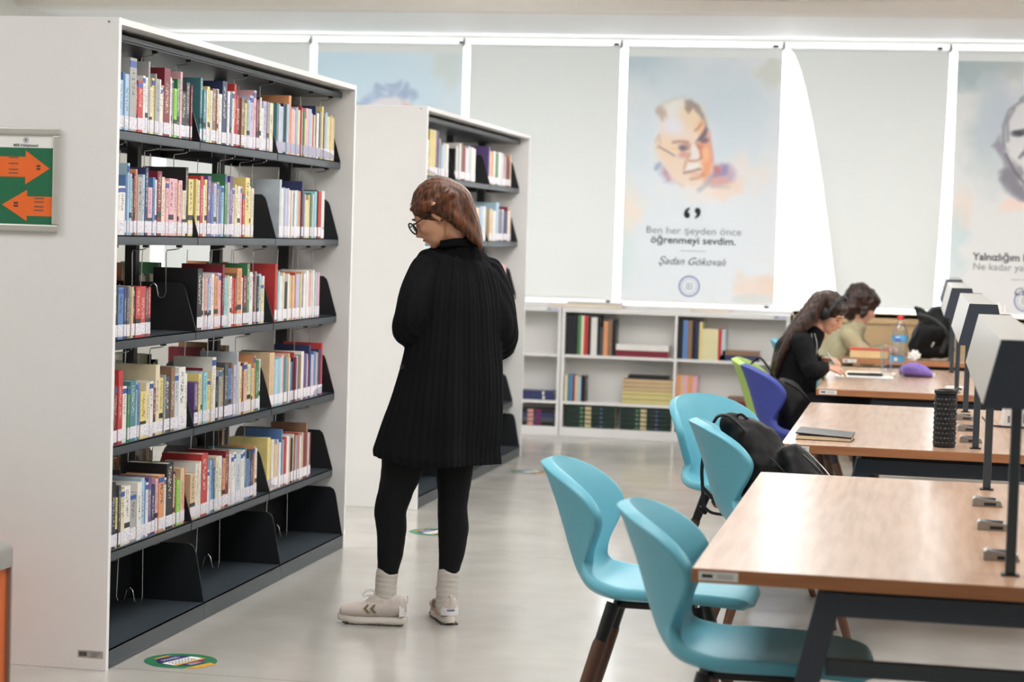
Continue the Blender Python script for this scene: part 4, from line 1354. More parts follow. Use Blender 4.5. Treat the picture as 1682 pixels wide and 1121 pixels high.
def table(ya, yb, dx, label, hood_label, k):
    t = thing('reading_table', label, 'table', (TXC + dx, (ya + yb) / 2, 0), 0)
    oy = (yb - ya) / 2
    hw = 0.748
    MB().box(-hw + 0.001, hw - 0.001, -oy + 0.001, oy - 0.001, TZ - 0.001, TZ).build('table_top_face', M_TOP, t)
    MB().box(-hw, hw, -oy, oy, TZ - 0.034, TZ - 0.001).build('table_top', M_TOPEDGE, t, bevel=0.001)
    s = MB().box(-hw + 0.016, -hw + 0.11, -oy - 0.001, -oy, TZ - 0.028, TZ - 0.006).build('inventory_label', M_SHEET, t)
    MB().box(-hw + 0.024, -hw + 0.050, -oy - 0.0015, -oy - 0.001, TZ - 0.021, TZ - 0.013).build('printed_code', M_INK, s)
    b = MB()
    for q in (0.0, 0.006):
        b.box(-hw + 0.060, -hw + 0.098, -oy - 0.0015, -oy - 0.001, TZ - 0.021 + q, TZ - 0.019 + q)
    b.build('printed_lines', M_GREYINK, s)
    for sgn in (-1, 1):
        y0 = sgn * (oy - 0.13)
        a, b_ = y0 - 0.03, y0 + 0.03
        f = MB()
        # top rail, middle rail and two raked legs, one welded frame
        f.prism([(-0.453, 0.632), (-0.453, 0.690), (0.453, 0.690), (0.453, 0.632)], a, b_)
        MB().box(-0.44, 0.44, a + 0.008, b_ - 0.008, 0.690, TZ - 0.034).build('spacer_rail', M_STEELD, t)
        f.build('top_rail', M_FRAME, t, bevel=0.002)
        for sx in (-1, 1):
            leg = [(sx * 0.455, 0.691), (sx * 0.605, 0.0), (sx * 0.545, 0.0), (sx * 0.393, 0.691)]
            MB().prism(leg, a - 0.001, b_ + 0.001).build('leg', M_FRAME, t, bevel=0.002)
            MB().box(sx * 0.575 - 0.03, sx * 0.575 + 0.03, a, b_, 0, 0.006)
        MB().box(-0.43, 0.43, a + 0.012, b_ - 0.012, 0.486, 0.524).build('lower_rail', M_STEEL, t, bevel=0.002)
    MB().box(-0.03, 0.03, -oy + 0.16, oy - 0.16, 0.64, 0.68).build('long_beam', M_FRAME, t)
    # lamp hood on posts down the middle of the table
    h = thing('lamp_hood', hood_label, 'lamp', (TXC + dx, (ya + yb) / 2, TZ))
    zb, zt = 1.150 - TZ, 1.312 - TZ
    prof = [(-0.090, zb), (-0.052, zt), (0.054, zt), (0.092, zb)]
    inn = [(-0.086, zb + 0.002), (-0.050, zt - 0.002), (0.052, zt - 0.002), (0.088, zb + 0.002)]
    ho = oy - 0.085
    MB().prism(inn, -ho + 0.004, ho - 0.004).build('hood_body', mat('warm_grey_hood', (170, 167, 160), 0.3, metal=0.25, var=0.02), h)
    for e in (-ho, ho - 0.004):
        MB().prism(prof, e, e + 0.004).build('end_plate', M_FRAME, h)
    MB().box(-0.030, 0.032, -ho + 0.02, ho - 0.02, zb - 0.001, zb + 0.002).build('light_diffuser', M_WHITE, h)
    for py in (-oy + 0.175, oy - 0.19):
        MB().box(-0.0175, 0.0075, py - 0.013, py + 0.013, 0.004, zb).build('post', M_STEEL, h, bevel=0.003)
        MB().box(-0.026, 0.016, py - 0.022, py + 0.022, 0.0, 0.004).build('post_foot', M_STEELD, h)
    return t, h


NM = ['nearest reading table with bare top and glossy reflections', 'second reading table, carrying the studded black tumbler and notebook',
      'third reading table where the student with headphones writes', 'fourth reading table by the windows under the black bag']
HN = ['long grey lamp hood on posts over the nearest reading table', 'long grey lamp hood over the second reading table', 'grey lamp hood over the third reading table',
      'short grey lamp hood over the farthest reading table']
for k, (a, b, dx) in enumerate(TABS):
    table(a, b, dx, NM[k], HN[k], k)


def socket(x, y, label):
    t = thing('power_socket', label, 'socket', (x, y, TZ), 0, None)
    MB().prism([(-0.044, 0), (-0.044, 0.022), (-0.036, 0.027), (0.040, 0.018), (0.046, 0.0)], -0.026, 0.026).build('housing', M_ALU, t, bevel=0.002)
    MB().box(-0.010, 0.026, -0.0265, -0.0258, 0.004, 0.013).build('socket_face', M_INK, t)
    MB().box(-0.030, 0.025, -0.014, 0.014, 0.020, 0.0255).build('socket_lid', M_STEEL, t)
for tn, ys in (('nearest', (5.40, 5.98, 6.53)), ('second', (8.66, 9.20, 9.80))):
    for nm, y in zip(('front', 'middle', 'rear'), ys):
        socket(0.228, y, 'silver flip-up power socket on the %s reading table, %s one of three' % (tn, nm))

# ---------------------------------------------------------------- shell chairs
PROF = [(0.285, 0.428, 0.10, 0.0), (0.280, 0.437, 0.16, 0.0), (0.255, 0.446, 0.205, 0.01), (0.13, 0.447, 0.240, 0.02), (0.0, 0.438, 0.248, 0.03), (-0.11, 0.436, 0.232, 0.04), (-0.19, 0.452, 0.195, 0.07),
        (-0.236, 0.500, 0.162, 0.11), (-0.262, 0.560, 0.166, 0.14), (-0.284, 0.628, 0.215, 0.14), (-0.305, 0.692, 0.248, 0.135), (-0.326, 0.750, 0.240, 0.125), (-0.342, 0.793, 0.204, 0.11), (-0.353, 0.819, 0.150, 0.10), (-0.359, 0.833, 0.090, 0.10), (-0.361, 0.838, 0.030, 0.1)]


def shell_mesh(lo, hi, off=0.0, shrink=1.0):
    P = catmull(PROF, 4)
    P = P[int(lo * (len(P) - 1)): int(hi * (len(P) - 1)) + 1]
    nu = 16
    vs, fs = [], []
    for j, (x, z, hw, cu) in enumerate(P):
        f = min(1.0, max(0.0, (z - 0.44) / 0.12)) if x < 0 else 0.0
        nx, nz = f, 1 - f                      # seat edges turn up, back edges turn forward
        l = math.hypot(nx, nz)
        for i in range(nu + 1):
            u = i / nu * 2 - 1
            y = hw * shrink * math.sin(u * PI / 2 * 0.92) / math.sin(PI / 2 * 0.92)
            c = cu * (abs(y) / 0.235) ** 2.0 + off
            vs.append((x + nx / l * c, y, z + nz / l * c))
    for j in range(len(P) - 1):
        for i in range(nu):
            k = j * (nu + 1) + i
            fs.append((k, k + 1, k + nu + 2, k + nu + 1))
    return vs, fs


def make_chair(label, shell_m, seat_m, loc, rot, group='shell chairs at the reading tables', inner=None):
    t = thing('shell_chair', label, 'chair', (*loc, 0), rot, group)
    vs, fs = shell_mesh(0, 1)
    mb = MB(); mb.add(vs, fs)
    s = mb.build('seat_shell', shell_m, t, smooth=True, recalc=False)
    so = s.modifiers.new('thick', 'SOLIDIFY'); so.thickness = 0.034; so.offset = 0
    sb = s.modifiers.new('sub', 'SUBSURF'); sb.levels = 1; sb.render_levels = 1
    if inner:
        vs, fs = shell_mesh(0.47, 0.93, 0.0205, 0.90)
        mb = MB(); mb.add(vs, fs)
        c = mb.build('back_pad', inner, t, smooth=True, recalc=False)
        so = c.modifiers.new('thick', 'SOLIDIFY'); so.thickness = 0.008; so.offset = 0
    MB().box(-0.12, 0.12, -0.10, 0.10, 0.402, 0.422).build('under_seat_plate', M_BLACKP, t, bevel=0.004)
    for sx in (-1, 1):
        for sy in (-1, 1):
            a = Vector((sx * 0.125, sy * 0.11, 0.418)); b = Vector((sx * 0.245, sy * 0.20, 0.0))
            p = lambda f: tuple(a.lerp(b, f))
            o = MB().tube([p(0.27), p(0.30), p(0.6), p(1.0)], [0.021, 0.0225, 0.020, 0.014], 12).build('leg', M_WALNUT, t, smooth=True)
            MB().tube([p(0.0), p(0.05), p(0.28)], [0.022, 0.0215, 0.019], 12).build('leg_socket', M_BLACKP, o, smooth=True)
    return t


make_chair('turquoise shell chair standing at the far end of the nearest reading table', M_TEAL, M_TEALSEAT, (-0.745, 6.40), 0.0)
make_chair('turquoise shell chair in the foreground, pushed in at the nearest table corner', M_TEAL, M_TEALSEAT, (-0.375, 5.45), 0.02)
make_chair('turquoise shell chair turned toward the camera, left of the black backpack', M_TEAL, M_TEALSEAT, (-0.71, 9.16), -0.72)
make_chair('turquoise shell chair that carries the black backpack between the first two tables', M_TEAL, M_TEALSEAT, (-0.48, 8.14), 0.20)
make_chair('royal blue shell chair with a black bag hung on it', M_BLUE, M_BLUE, (-0.60, 11.95), 0.22)
make_chair('lime green shell chair of the student with headphones', M_LIME, M_LIME, (-0.70, 12.52), 0.0, inner=M_LIME)
make_chair('turquoise shell chair just past the headphone student at the third table', M_TEAL, M_TEALSEAT, (-0.45, 13.45), 0.0)
make_chair('turquoise shell chair of the dark-haired student in the khaki jacket', M_TEAL, M_TEALSEAT, (-0.66, 15.22), 0.0)

# ---------------------------------------------------------------- things on the tables
def bottle(loc, r, h, cap, label, m_label):
    t = thing('water_bottle', label, 'bottle', loc, 0, None)
    s = h / 0.23
    pr = [(0.6, 0.002), (0.92, 0.004), (1.0, 0.014), (0.97, 0.03), (1.0, 0.04), (0.96, 0.05), (1.0, 0.062), (0.97, 0.072), (1.0, 0.085), (1.0, 0.128), (0.97, 0.135), (0.98, 0.15), (0.86, 0.168), (0.60, 0.186), (0.38, 0.200), (0.34, 0.212)]
    MB().lathe([(a * r, b * s) for a, b in pr], n=28).build('bottle_body', M_PET, t, smooth=True)
    MB().lathe([(r * 1.012, 0.090 * s), (r * 1.012, 0.126 * s)], n=28, cap=False).build('bottle_label', m_label, t, smooth=True)
    MB().box(-r * 0.5, r * 0.0, -r * 1.03, -r * 0.97, 0.098 * s, 0.118 * s).build('label_mark', M_SHEET, t)
    MB().lathe([(r * 0.40, 0.210 * s), (r * 0.42, 0.212 * s), (r * 0.42, 0.226 * s), (r * 0.38, 0.230 * s)], n=20).build('bottle_cap', cap, t, smooth=True)
    return t
M_LBL = mat('pale_blue_label', (96, 172, 224), 0.4, var=0.25, scale=30)
bottle((-0.110, 12.79, TZ), 0.042, 0.235, mat('blue_cap', (88, 140, 226), 0.4), 'clear water bottle with blue cap beside the purple pouch', M_LBL)
bottle((-0.118, 14.95, TZ), 0.056, 0.300, mat('red_cap', (214, 48, 56), 0.4), 'large clear water bottle with red cap on the farthest table', M_LBL)
t = thing('drinking_cup', 'clear plastic cup just left of the blue-capped bottle', 'cup', (-0.178, 13.0, TZ))
MB().lathe([(0.030, 0.0), (0.032, 0.002), (0.040, 0.165), (0.0385, 0.165), (0.031, 0.006), (0.0, 0.006)], n=28, cap=False).build('cup_body', M_PET, t, smooth=True)
MB().lathe([(0.0405, 0.163), (0.0405, 0.169), (0.038, 0.169), (0.038, 0.163)], n=28, cap=False).build('cup_rim', M_PET, t, smooth=True)

t = thing('studded_tumbler', 'tall black studded tumbler standing on the second reading table', 'tumbler', (0.120, 8.405, TZ))
MB().lathe([(0.040, 0), (0.043, 0.003), (0.043, 0.205), (0.040, 0.208)], n=40).build('tumbler_body', M_BLACKP, t, smooth=True)
MB().lathe([(0.041, 0.208), (0.045, 0.210), (0.045, 0.222), (0.041, 0.226), (0.034, 0.226), (0.033, 0.218), (0.0, 0.218)], n=40, cap=False).build('tumbler_rim', M_STEELD, t, smooth=True)
MB().tube([(0.030, 0, 0.222), (0.045, 0, 0.233), (0.058, 0, 0.228)], 0.004, 8).build('lid_tab', M_STEEL, t, smooth=True)
st = MB()
for j in range(10):
    z = 0.018 + j * 0.019
    for k in range(18):
        a = 2 * PI * (k + 0.5 * (j % 2)) / 18
        c, s = math.cos(a), math.sin(a)
        q = 0.0068
        b = [(0.0425 * c - s * dx, 0.0425 * s + c * dx, z + dz) for dx, dz in ((-q, 0), (0, -q), (q, 0), (0, q))]
        st.add(b + [(0.0462 * c, 0.0462 * s, z)], [(0, 1, 4), (1, 2, 4), (2, 3, 4), (3, 0, 4)])
o = st.build('studs', mat('satin_black_stud', (44, 48, 54), 0.25), t); o['kind'] = 'stuff'

t = thing('notebook', 'cream notebook with raised black cover on the second reading table', 'notebook', (-0.345, 8.50, TZ), -0.06)
MB().box(-0.108, 0.108, -0.075, 0.075, 0.002, 0.016).build('pages', mat('cream_pages', (228, 208, 176), 0.7, var=0.03), t, bevel=0.001)
MB().box(-0.11, 0.11, -0.077, 0.077, 0.0, 0.002).build('back_cover', M_BLACKP, t)
c = MB().box(-0.11, 0.11, -0.077, 0.085, 0.0, 0.006).build('black_cover', M_BLACKP, t, loc=(0, 0, 0.022))
c.rotation_euler = (0.06, 0.05, 0)

t = thing('printed_white_box', 'small white box with grey print behind the lamp posts of the second table', 'box', (0.43, 9.55, TZ), 0.1)
MB().prism([(-0.05, 0.003), (-0.04, 0.10), (0.09, 0.10), (0.10, 0.003)], -0.05, 0.05).build('box_shell', M_SHEET, t, bevel=0.002)
b = MB()
for k in range(5):
    b.box(-0.03 + 0.022 * k, -0.02 + 0.022 * k, -0.0515, -0.0505, 0.02 + 0.012 * (k % 3), 0.05 + 0.012 * (k % 2))
b.build('grey_print', M_GREYINK, t)
c = MB().tube(catmull([(0.30, 9.62, TZ + 0.03), (0.33, 9.52, TZ + 0.006), (0.40, 9.47, TZ + 0.004), (0.55, 9.48, TZ + 0.004), (0.75, 9.55, TZ + 0.004)], 6), 0.004, 8).build('black_cable', M_BLACKP, None, smooth=True)
tag(c, 'black cable curling round the white box on the second table', 'cable')

# third table: papers, pen case, pouch
def sheet(x, y, w_, d_, rot, z, label, m=M_SHEET, n='paper_sheet'):
    o = MB().box(-w_ / 2, w_ / 2, -d_ / 2, d_ / 2, 0, 0.003).build(n, m, None, (x, y, z)); o.rotation_euler = (0, 0, rot)
    g = MB()
    for k in range(5):
        g.box(-w_ * 0.38, w_ * (0.36 - 0.06 * (k % 3)), -d_ * 0.35 + k * d_ * 0.14, -d_ * 0.34 + k * d_ * 0.14 + 0.002, 0.003, 0.0032)
    g.build('written_lines', M_GREYINK, o)
    return tag(o, label, 'paper')
sheet(-0.30, 12.70, 0.34, 0.26, 0.03, TZ + 0.0005, 'white paper sheet on the third table nearest its front edge')
sheet(-0.27, 13.06, 0.30, 0.30, -0.05, TZ + 0.0005, 'cream open page under the writing hands of the headphone student', mat('cream_sheet', (240, 226, 200), 0.7, var=0.01))
t = thing('pen_case', 'slim black pen lying on the white sheet of the third table', 'pen', (-0.30, 12.74, TZ + 0.0042), 0.02)
MB().tube([(-0.10, 0, 0.008), (-0.095, 0, 0.008), (0.10, 0, 0.008), (0.11, 0, 0.008)], [0.004, 0.008, 0.008, 0.004], 10).build('pen_barrel', M_BLACKP, t, smooth=True)
MB().box(0.02, 0.10, -0.002, 0.002, 0.014, 0.018).build('pen_clip', M_STEEL, t)
M_PURP = mat('purple_pouch_cloth', (132, 108, 190), 0.7, var=0.1, scale=20, bump=0.3)
def pf_(bm):
    chain(bm, [(-0.075, 0, 0.035, 0.045, 0.034), (-0.02, 0, 0.045, 0.055, 0.044), (0.05, 0, 0.034, 0.045, 0.033), (0.09, 0, 0.020, 0.03, 0.016)], side=(0, 1, 0))
o = remeshed('pencil_pouch', pf_, 0.006, M_PURP, None, 2, lambda co, no: co + no * (vnoise(co, 60)[:, None] * 0.003))
o.location = (0.005, 12.88, TZ - 0.0005); o.rotation_euler = (0, 0, -0.3)
tag(o, 'soft purple pencil pouch beside the blue-capped bottle', 'pouch')
MB().box(0.088, 0.112, -0.012, 0.012, 0.008, 0.030).build('white_tab', M_SHEET, o, bevel=0.002)
o = MB().tube([(0, 0, 0.006), (0.01, 0, 0.006), (0.10, 0.03, 0.006), (0.13, 0.04, 0.006)], [0.004, 0.012, 0.012, 0.008], 10).build('rolled_paper', M_SHEET, None, (0.16, 11.9, TZ), smooth=True)
tag(o, 'small rolled white paper near the lamp post of the third table', 'paper')
# fourth table: thick book, bag, crumpled paper
t = thing('thick_book', 'thick cream-edged book with red cover at the corner of the farthest table', 'book', (-0.325, 14.86, TZ), 0.02)
MB().box(-0.13, 0.13, -0.09, 0.09, 0.004, 0.060).build('pages', mat('tan_pages', (222, 190, 140), 0.7), t)
MB().box(-0.135, 0.135, -0.094, 0.094, 0.060, 0.066).build('red_cover', mat('red_cover', (214, 52, 44), 0.5), t)
MB().box(-0.135, 0.135, -0.094, 0.094, 0.0, 0.004).build('back_cover', M_INK, t)
def crumple(name, loc, r, label, sq=(1, 1, 1)):
    bm = bmesh.new(); bmesh.ops.create_icosphere(bm, subdivisions=3, radius=r)
    for v in bm.verts:
        v.co *= 0.75 + 0.5 * mnoise.noise(v.co * (2.2 / r)) + 0.2 * mnoise.noise(v.co * (6 / r))
        v.co = Vector((v.co.x * sq[0], v.co.y * sq[1], max(v.co.z, -r * 0.55) * sq[2]))
    me = bpy.data.meshes.new(name); bm.to_mesh(me); bm.free()
    o = link(name, me, None, (loc[0], loc[1], loc[2] + r * 0.55 * sq[2]), M_SHEET)
    return tag(o, label, 'paper')
crumple('crumpled_tissue', (-0.015, 14.84, TZ), 0.05, 'crumpled white tissue between the bottles and the black bag')
crumple('crumpled_tissue', (0.47, 12.6, TZ), 0.09, 'tall crumpled white tissue beyond the lamp hoods at the right border', (0.8, 0.8, 3.6))
o = MB().lathe([(0.028, 0), (0.03, 0.003), (0.03, 0.10), (0.026, 0.11), (0.026, 0.14), (0.0, 0.14)], n=20, cap=False).build('navy_flask', mat('navy_plastic', (34, 54, 150), 0.4), None, (-0.02, 15.3, TZ), smooth=True)
tag(o, 'small navy flask behind the crumpled tissue on the farthest table', 'flask')
MB().lathe([(0.027, 0.118), (0.027, 0.142), (0.022, 0.146)], n=16).build('flask_cap', M_SHEET, o, smooth=True)


def fold(co, no, amp, sc, seed=0):
    return co + no * ((vnoise(co, sc, seed) + 0.5 * vnoise(co, sc * 2.3, seed + 2))[:, None] * amp)


def bag(name, label, cat, pts_list, loc, extra, voxel=0.010, amp=0.012, sc=16):
    def f(bm):
        for p, s in pts_list:
            chain(bm, p, side=s)
    o = remeshed(name, f, voxel, M_NYLON, None, 3, lambda co, no: fold(co, no, amp, sc, 3), origin=loc)
    o.location = loc
    tag(o, label, cat)
    for nm, pts, rad, flat, mm in extra:
        mb = MB(); mb.tube(catmull(pts, 5), rad, 8, flat)
        mb.v = [tuple(np.subtract(v, loc)) for v in mb.v]
        mb.build(nm, mm, o, smooth=True)
    return o


# black bag on the farthest table, leaning on the lamp post
bag('shoulder_bag', 'slouching black bag on the farthest table against the lamp post', 'bag',
    [([(0.01, 14.98, 0.84, 0.09, 0.07), (0.05, 14.98, 0.90, 0.13, 0.10), (0.14, 14.98, 0.96, 0.15, 0.11), (0.14, 14.98, 1.04, 0.10, 0.08)], (0, 1, 0)),
     ([(0.03, 14.98, 0.815, 0.08, 0.06), (0.20, 14.98, 0.815, 0.08, 0.06)], (0, 1, 0)),
     ([(0.06, 14.98, 1.00, 0.04, 0.04), (0.02, 14.98, 1.07, 0.022, 0.03), (-0.02, 14.98, 1.105, 0.012, 0.012)], (0, 1, 0))], (0.06, 14.98, TZ),
    [('bag_strap', [(0.0, 14.86, 1.06), (0.10, 14.84, 1.03), (0.20, 14.85, 0.93), (0.17, 14.84, 0.80)], 0.004, ((0, 0, 1), 0.016), M_BLACKP),
     ('strap_buckle', [(0.10, 14.845, 0.84), (0.11, 14.84, 0.86), (0.115, 14.84, 0.875)], 0.006, ((1, 0, 0), 0.008), M_CHROME)], voxel=0.011, amp=0.012, sc=14)

# black backpack on the chair between the first two tables
bag('backpack', 'black backpack slumped on the turquoise chair behind the nearest table', 'backpack',
    [([(-0.44, 8.06, 0.54, 0.12, 0.12), (-0.54, 8.07, 0.64, 0.13, 0.13), (-0.62, 8.09, 0.75, 0.12, 0.10), (-0.68, 8.10, 0.82, 0.07, 0.05)], (0, 1, 0)),
     ([(-0.44, 8.02, 0.70, 0.11, 0.07), (-0.38, 7.98, 0.60, 0.11, 0.08), (-0.34, 7.98, 0.50, 0.10, 0.07)], (0, 1, 0))], (-0.48, 8.05, 0.46),
    [('shoulder_strap', [(-0.742, 7.950, 0.839), (-0.725, 7.950, 0.863), (-0.694, 7.960, 0.866), (-0.662, 7.970, 0.846), (-0.629, 7.980, 0.814)], 0.006, ((0, 1, 0), 0.02), M_NYLON),
     ('side_strap', [(-0.40, 7.88, 0.74), (-0.33, 7.86, 0.68), (-0.27, 7.86, 0.60), (-0.22, 7.88, 0.55)], 0.005, ((0, 1, 0), 0.014), M_BLACKP),
     ('reflective_piping', [(-0.385, 7.875, 0.755), (-0.315, 7.85, 0.69), (-0.25, 7.85, 0.61), (-0.20, 7.87, 0.56)], 0.0025, None, M_CHROME),
     ('front_pocket_piping', [(-0.52, 7.90, 0.72), (-0.46, 7.895, 0.66), (-0.42, 7.89, 0.58), (-0.41, 7.89, 0.52)], 0.003, None, M_BLACKP),
     ('haul_loop', [(-0.68, 8.07, 0.84), (-0.65, 8.06, 0.865), (-0.61, 8.06, 0.835)], 0.005, None, M_NYLON)], voxel=0.010, amp=0.013, sc=17)
# its loose webbing hanging behind the chair back
o = bag('webbing_strap', 'loose black webbing with red-tipped buckle hanging at the turquoise chair back', 'strap',
    [([(-0.816, 8.350, 0.458)+(0.012, 0.012), (-0.801, 8.350, 0.444)+(0.010, 0.010)], (1, 0, 0))], (-0.816, 8.350, 0.448),
    [('webbing', [(-0.812, 8.350, 0.704), (-0.819, 8.350, 0.618), (-0.814, 8.350, 0.546), (-0.807, 8.350, 0.468)], 0.003, ((1, 0, 0), 0.007), M_BLACKP),
     ('webbing', [(-0.807, 8.300, 0.547), (-0.779, 8.300, 0.519), (-0.754, 8.300, 0.491)], 0.004, ((1, 0, 0), 0.008), M_BLACKP),
     ('buckle', [(-0.764, 8.300, 0.501), (-0.749, 8.300, 0.477)], 0.006, ((1, 0, 0), 0.012), M_BLACKP),
     ('buckle_tip', [(-0.753, 8.290, 0.485), (-0.745, 8.290, 0.474)], 0.0062, ((1, 0, 0), 0.008), mat('red_tip', (200, 50, 40), 0.5)),
     ('webbing_end', [(-0.807, 8.350, 0.468), (-0.777, 8.350, 0.445), (-0.728, 8.350, 0.438)], 0.003, ((0, 0, 1), 0.006), M_BLACKP)], voxel=0.004, amp=0.0, sc=10)
# black bag hung on the blue chair
bag('hanging_bag', 'black bag hanging over the royal blue chair back', 'bag',
    [([(-0.739, 12.000, 0.724)+(0.05, 0.03), (-0.684, 12.000, 0.630)+(0.10, 0.08), (-0.663, 12.000, 0.527)+(0.12, 0.10), (-0.684, 12.000, 0.436)+(0.09, 0.07)], (0, 1, 0)),
     ([(-0.700, 12.000, 0.698)+(0.06, 0.05), (-0.608, 12.000, 0.606)+(0.08, 0.05), (-0.592, 12.000, 0.551)+(0.05, 0.04)], (0, 1, 0))], (-0.681, 12.000, 0.561),
    [('shoulder_strap', [(-0.904, 11.900, 0.847), (-0.860, 11.850, 0.879), (-0.811, 11.850, 0.827), (-0.747, 11.850, 0.734)], 0.006, ((0, 1, 0), 0.02), M_NYLON),
     ('strap_pad', [(-0.714, 11.860, 0.748), (-0.638, 11.860, 0.710), (-0.568, 11.860, 0.638)], 0.008, ((0, 1, 0), 0.018), M_NYLON)], voxel=0.011, amp=0.010, sc=14)

# ---------------------------------------------------------------- people
def frame_of(fwd, upv=(0, 0, 1)):
    f = Vector(fwd).normalized()
    s = Vector(upv).cross(f).normalized()      # towards the figure's left
    u = f.cross(s)
    return Matrix((f, s, u)).transposed()


def head_solids(bm, c, R, s=1.0):
    """cranium, face, brow, nose, lips, chin, ears; local x forward, y left, z up"""
    def E(o, r, tilt=0.0):
        ell(bm, Vector(c) + R @ (Vector(o) * s), [v * s for v in r], R @ Matrix.Rotation(tilt, 3, 'Y'), 2)
    E((-0.012, 0, 0.030), (0.096, 0.076, 0.088))
    E((0.030, 0, -0.022), (0.062, 0.062, 0.084))
    E((0.048, 0, -0.072), (0.040, 0.044, 0.042))
    E((0.074, 0, -0.098), (0.018, 0.022, 0.017))          # chin
    E((0.070, 0, 0.020), (0.022, 0.050, 0.016))           # brow
    E((0.062, 0.032, -0.030), (0.024, 0.022, 0.024))      # cheeks
    E((0.062, -0.032, -0.030), (0.024, 0.022, 0.024))
    chain(bm, [tuple(Vector(c) + R @ (Vector(p) * s)) + (r * s, r * s) for p, r in (((0.084, 0, 0.012), 0.008), ((0.100, 0, -0.014), 0.009), ((0.112, 0, -0.034), 0.011), ((0.092, 0, -0.040), 0.012))], side=tuple(R @ Vector((0, 1, 0))), n=10, smooth=2)
    E((0.088, 0, -0.060), (0.013, 0.022, 0.007))
    E((0.086, 0, -0.072), (0.012, 0.019, 0.008))
    for q in (1, -1):
        E((-0.008, q * 0.074, -0.014), (0.018, 0.009, 0.030), 0.2)


def face_parts(par, c, R, o, s=1.0, closed=True):
    """eyes with lids, brows and lip colour as parts"""
    def loc(p):
        return tuple(Vector(c) + R @ (Vector(p) * s) - Vector(o))
    for q in (1, -1):
        bm = bmesh.new(); ell(bm, loc((0.078, q * 0.031, 0.000)), (0.012 * s, 0.013 * s, 0.010 * s), R, 1)
        me = bpy.data.meshes.new('eye'); bm.to_mesh(me); bm.free()
        e = link('eye', me, par, None, mat('eyelid_skin', (196, 138, 110), 0.5) if closed else M_SHEET)
        mb = MB(); mb.tube([loc((0.080, q * 0.045, -0.001)), loc((0.0895, q * 0.032, -0.006)), loc((0.086, q * 0.018, -0.002))], 0.0018 * s, 6)
        mb.build('eyelash', M_INK, e, smooth=True)
        mb = MB(); mb.tube([loc((0.080, q * 0.050, 0.018)), loc((0.092, q * 0.032, 0.025)), loc((0.090, q * 0.014, 0.020))], 0.003 * s, 6)
        mb.build('eyebrow', mat('brow_hair', (66, 44, 34), 0.8), par, smooth=True)
    mb = MB(); mb.tube([loc((0.088, 0.018, -0.066)), loc((0.100, 0, -0.063)), loc((0.088, -0.018, -0.066))], [0.003 * s, 0.0055 * s, 0.003 * s], 8)
    mb.build('lips', mat('lip_colour', (186, 104, 96), 0.5), par, smooth=True)


def hand(bm, wrist, d, palm_n, s=1.0, curl=0.5, spread=0.12, side_thumb=1):
    """palm and five bent fingers; d towards the fingertips, palm_n out of the palm"""
    d = Vector(d).normalized(); n = Vector(palm_n); n = (n - d * n.dot(d)).normalized()
    sd = d.cross(n) * side_thumb
    w_ = Vector(wrist)
    chain(bm, [tuple(w_) + (0.024 * s, 0.018 * s), tuple(w_ + d * 0.03 * s) + (0.032 * s, 0.016 * s), tuple(w_ + d * 0.075 * s) + (0.036 * s, 0.013 * s)], side=tuple(sd), n=12, smooth=2)
    for k, (off, ln) in enumerate(((0.027, 0.070), (0.009, 0.078), (-0.009, 0.072), (-0.026, 0.058))):
        p = w_ + d * 0.070 * s + sd * off * s
        a = math.atan2(off, 0.08) * spread * 4
        dd = (d * math.cos(a) + sd * math.sin(a)).normalized()
        pts = [tuple(p) + (0.0088 * s, 0.0088 * s)]
        ang = 0.0
        for seg, r in ((0.42, 0.0086), (0.32, 0.0078), (0.26, 0.0066)):
            ang += curl * (0.9 if seg > 0.3 else 0.7)
            p = p + (dd * math.cos(ang) + n * math.sin(ang)) * ln * seg * s
            pts.append(tuple(p) + (r * s, r * s))
        chain(bm, pts, side=tuple(sd), n=8, smooth=2)
    p = w_ + d * 0.015 * s + sd * 0.024 * s
    pts = [tuple(p) + (0.011 * s, 0.011 * s)]
    for f, g, h, r in ((0.032, 0.018, 0.008, 0.0105), (0.026, 0.006, 0.012, 0.009), (0.018, -0.002, 0.010, 0.0075)):
        p = p + (d * f + sd * g + n * h) * s
        pts.append(tuple(p) + (r * s, r * s))
    chain(bm, pts, side=tuple(sd), n=8, smooth=2)


# --- standing woman, back to the camera, reading the shelf tops
WO = (-1.86, 7.93, 0.0)
wt = thing('person', 'standing person in long black knit cardigan, leggings and off-white sneakers', 'person', WO)
HC = (-1.822, 7.900, 1.598)
HC = (HC[0], HC[1], HC[2])
HR = frame_of((-0.84, 0.02, -0.54))
def up_ax(z, cx, cy, a, b):
    return (cx, cy, z, a, b)
SD = (0.80, 0.60, 0)       # shoulder line, left shoulder nearer the camera
NECK = (-1.747, 7.930, 1.512)


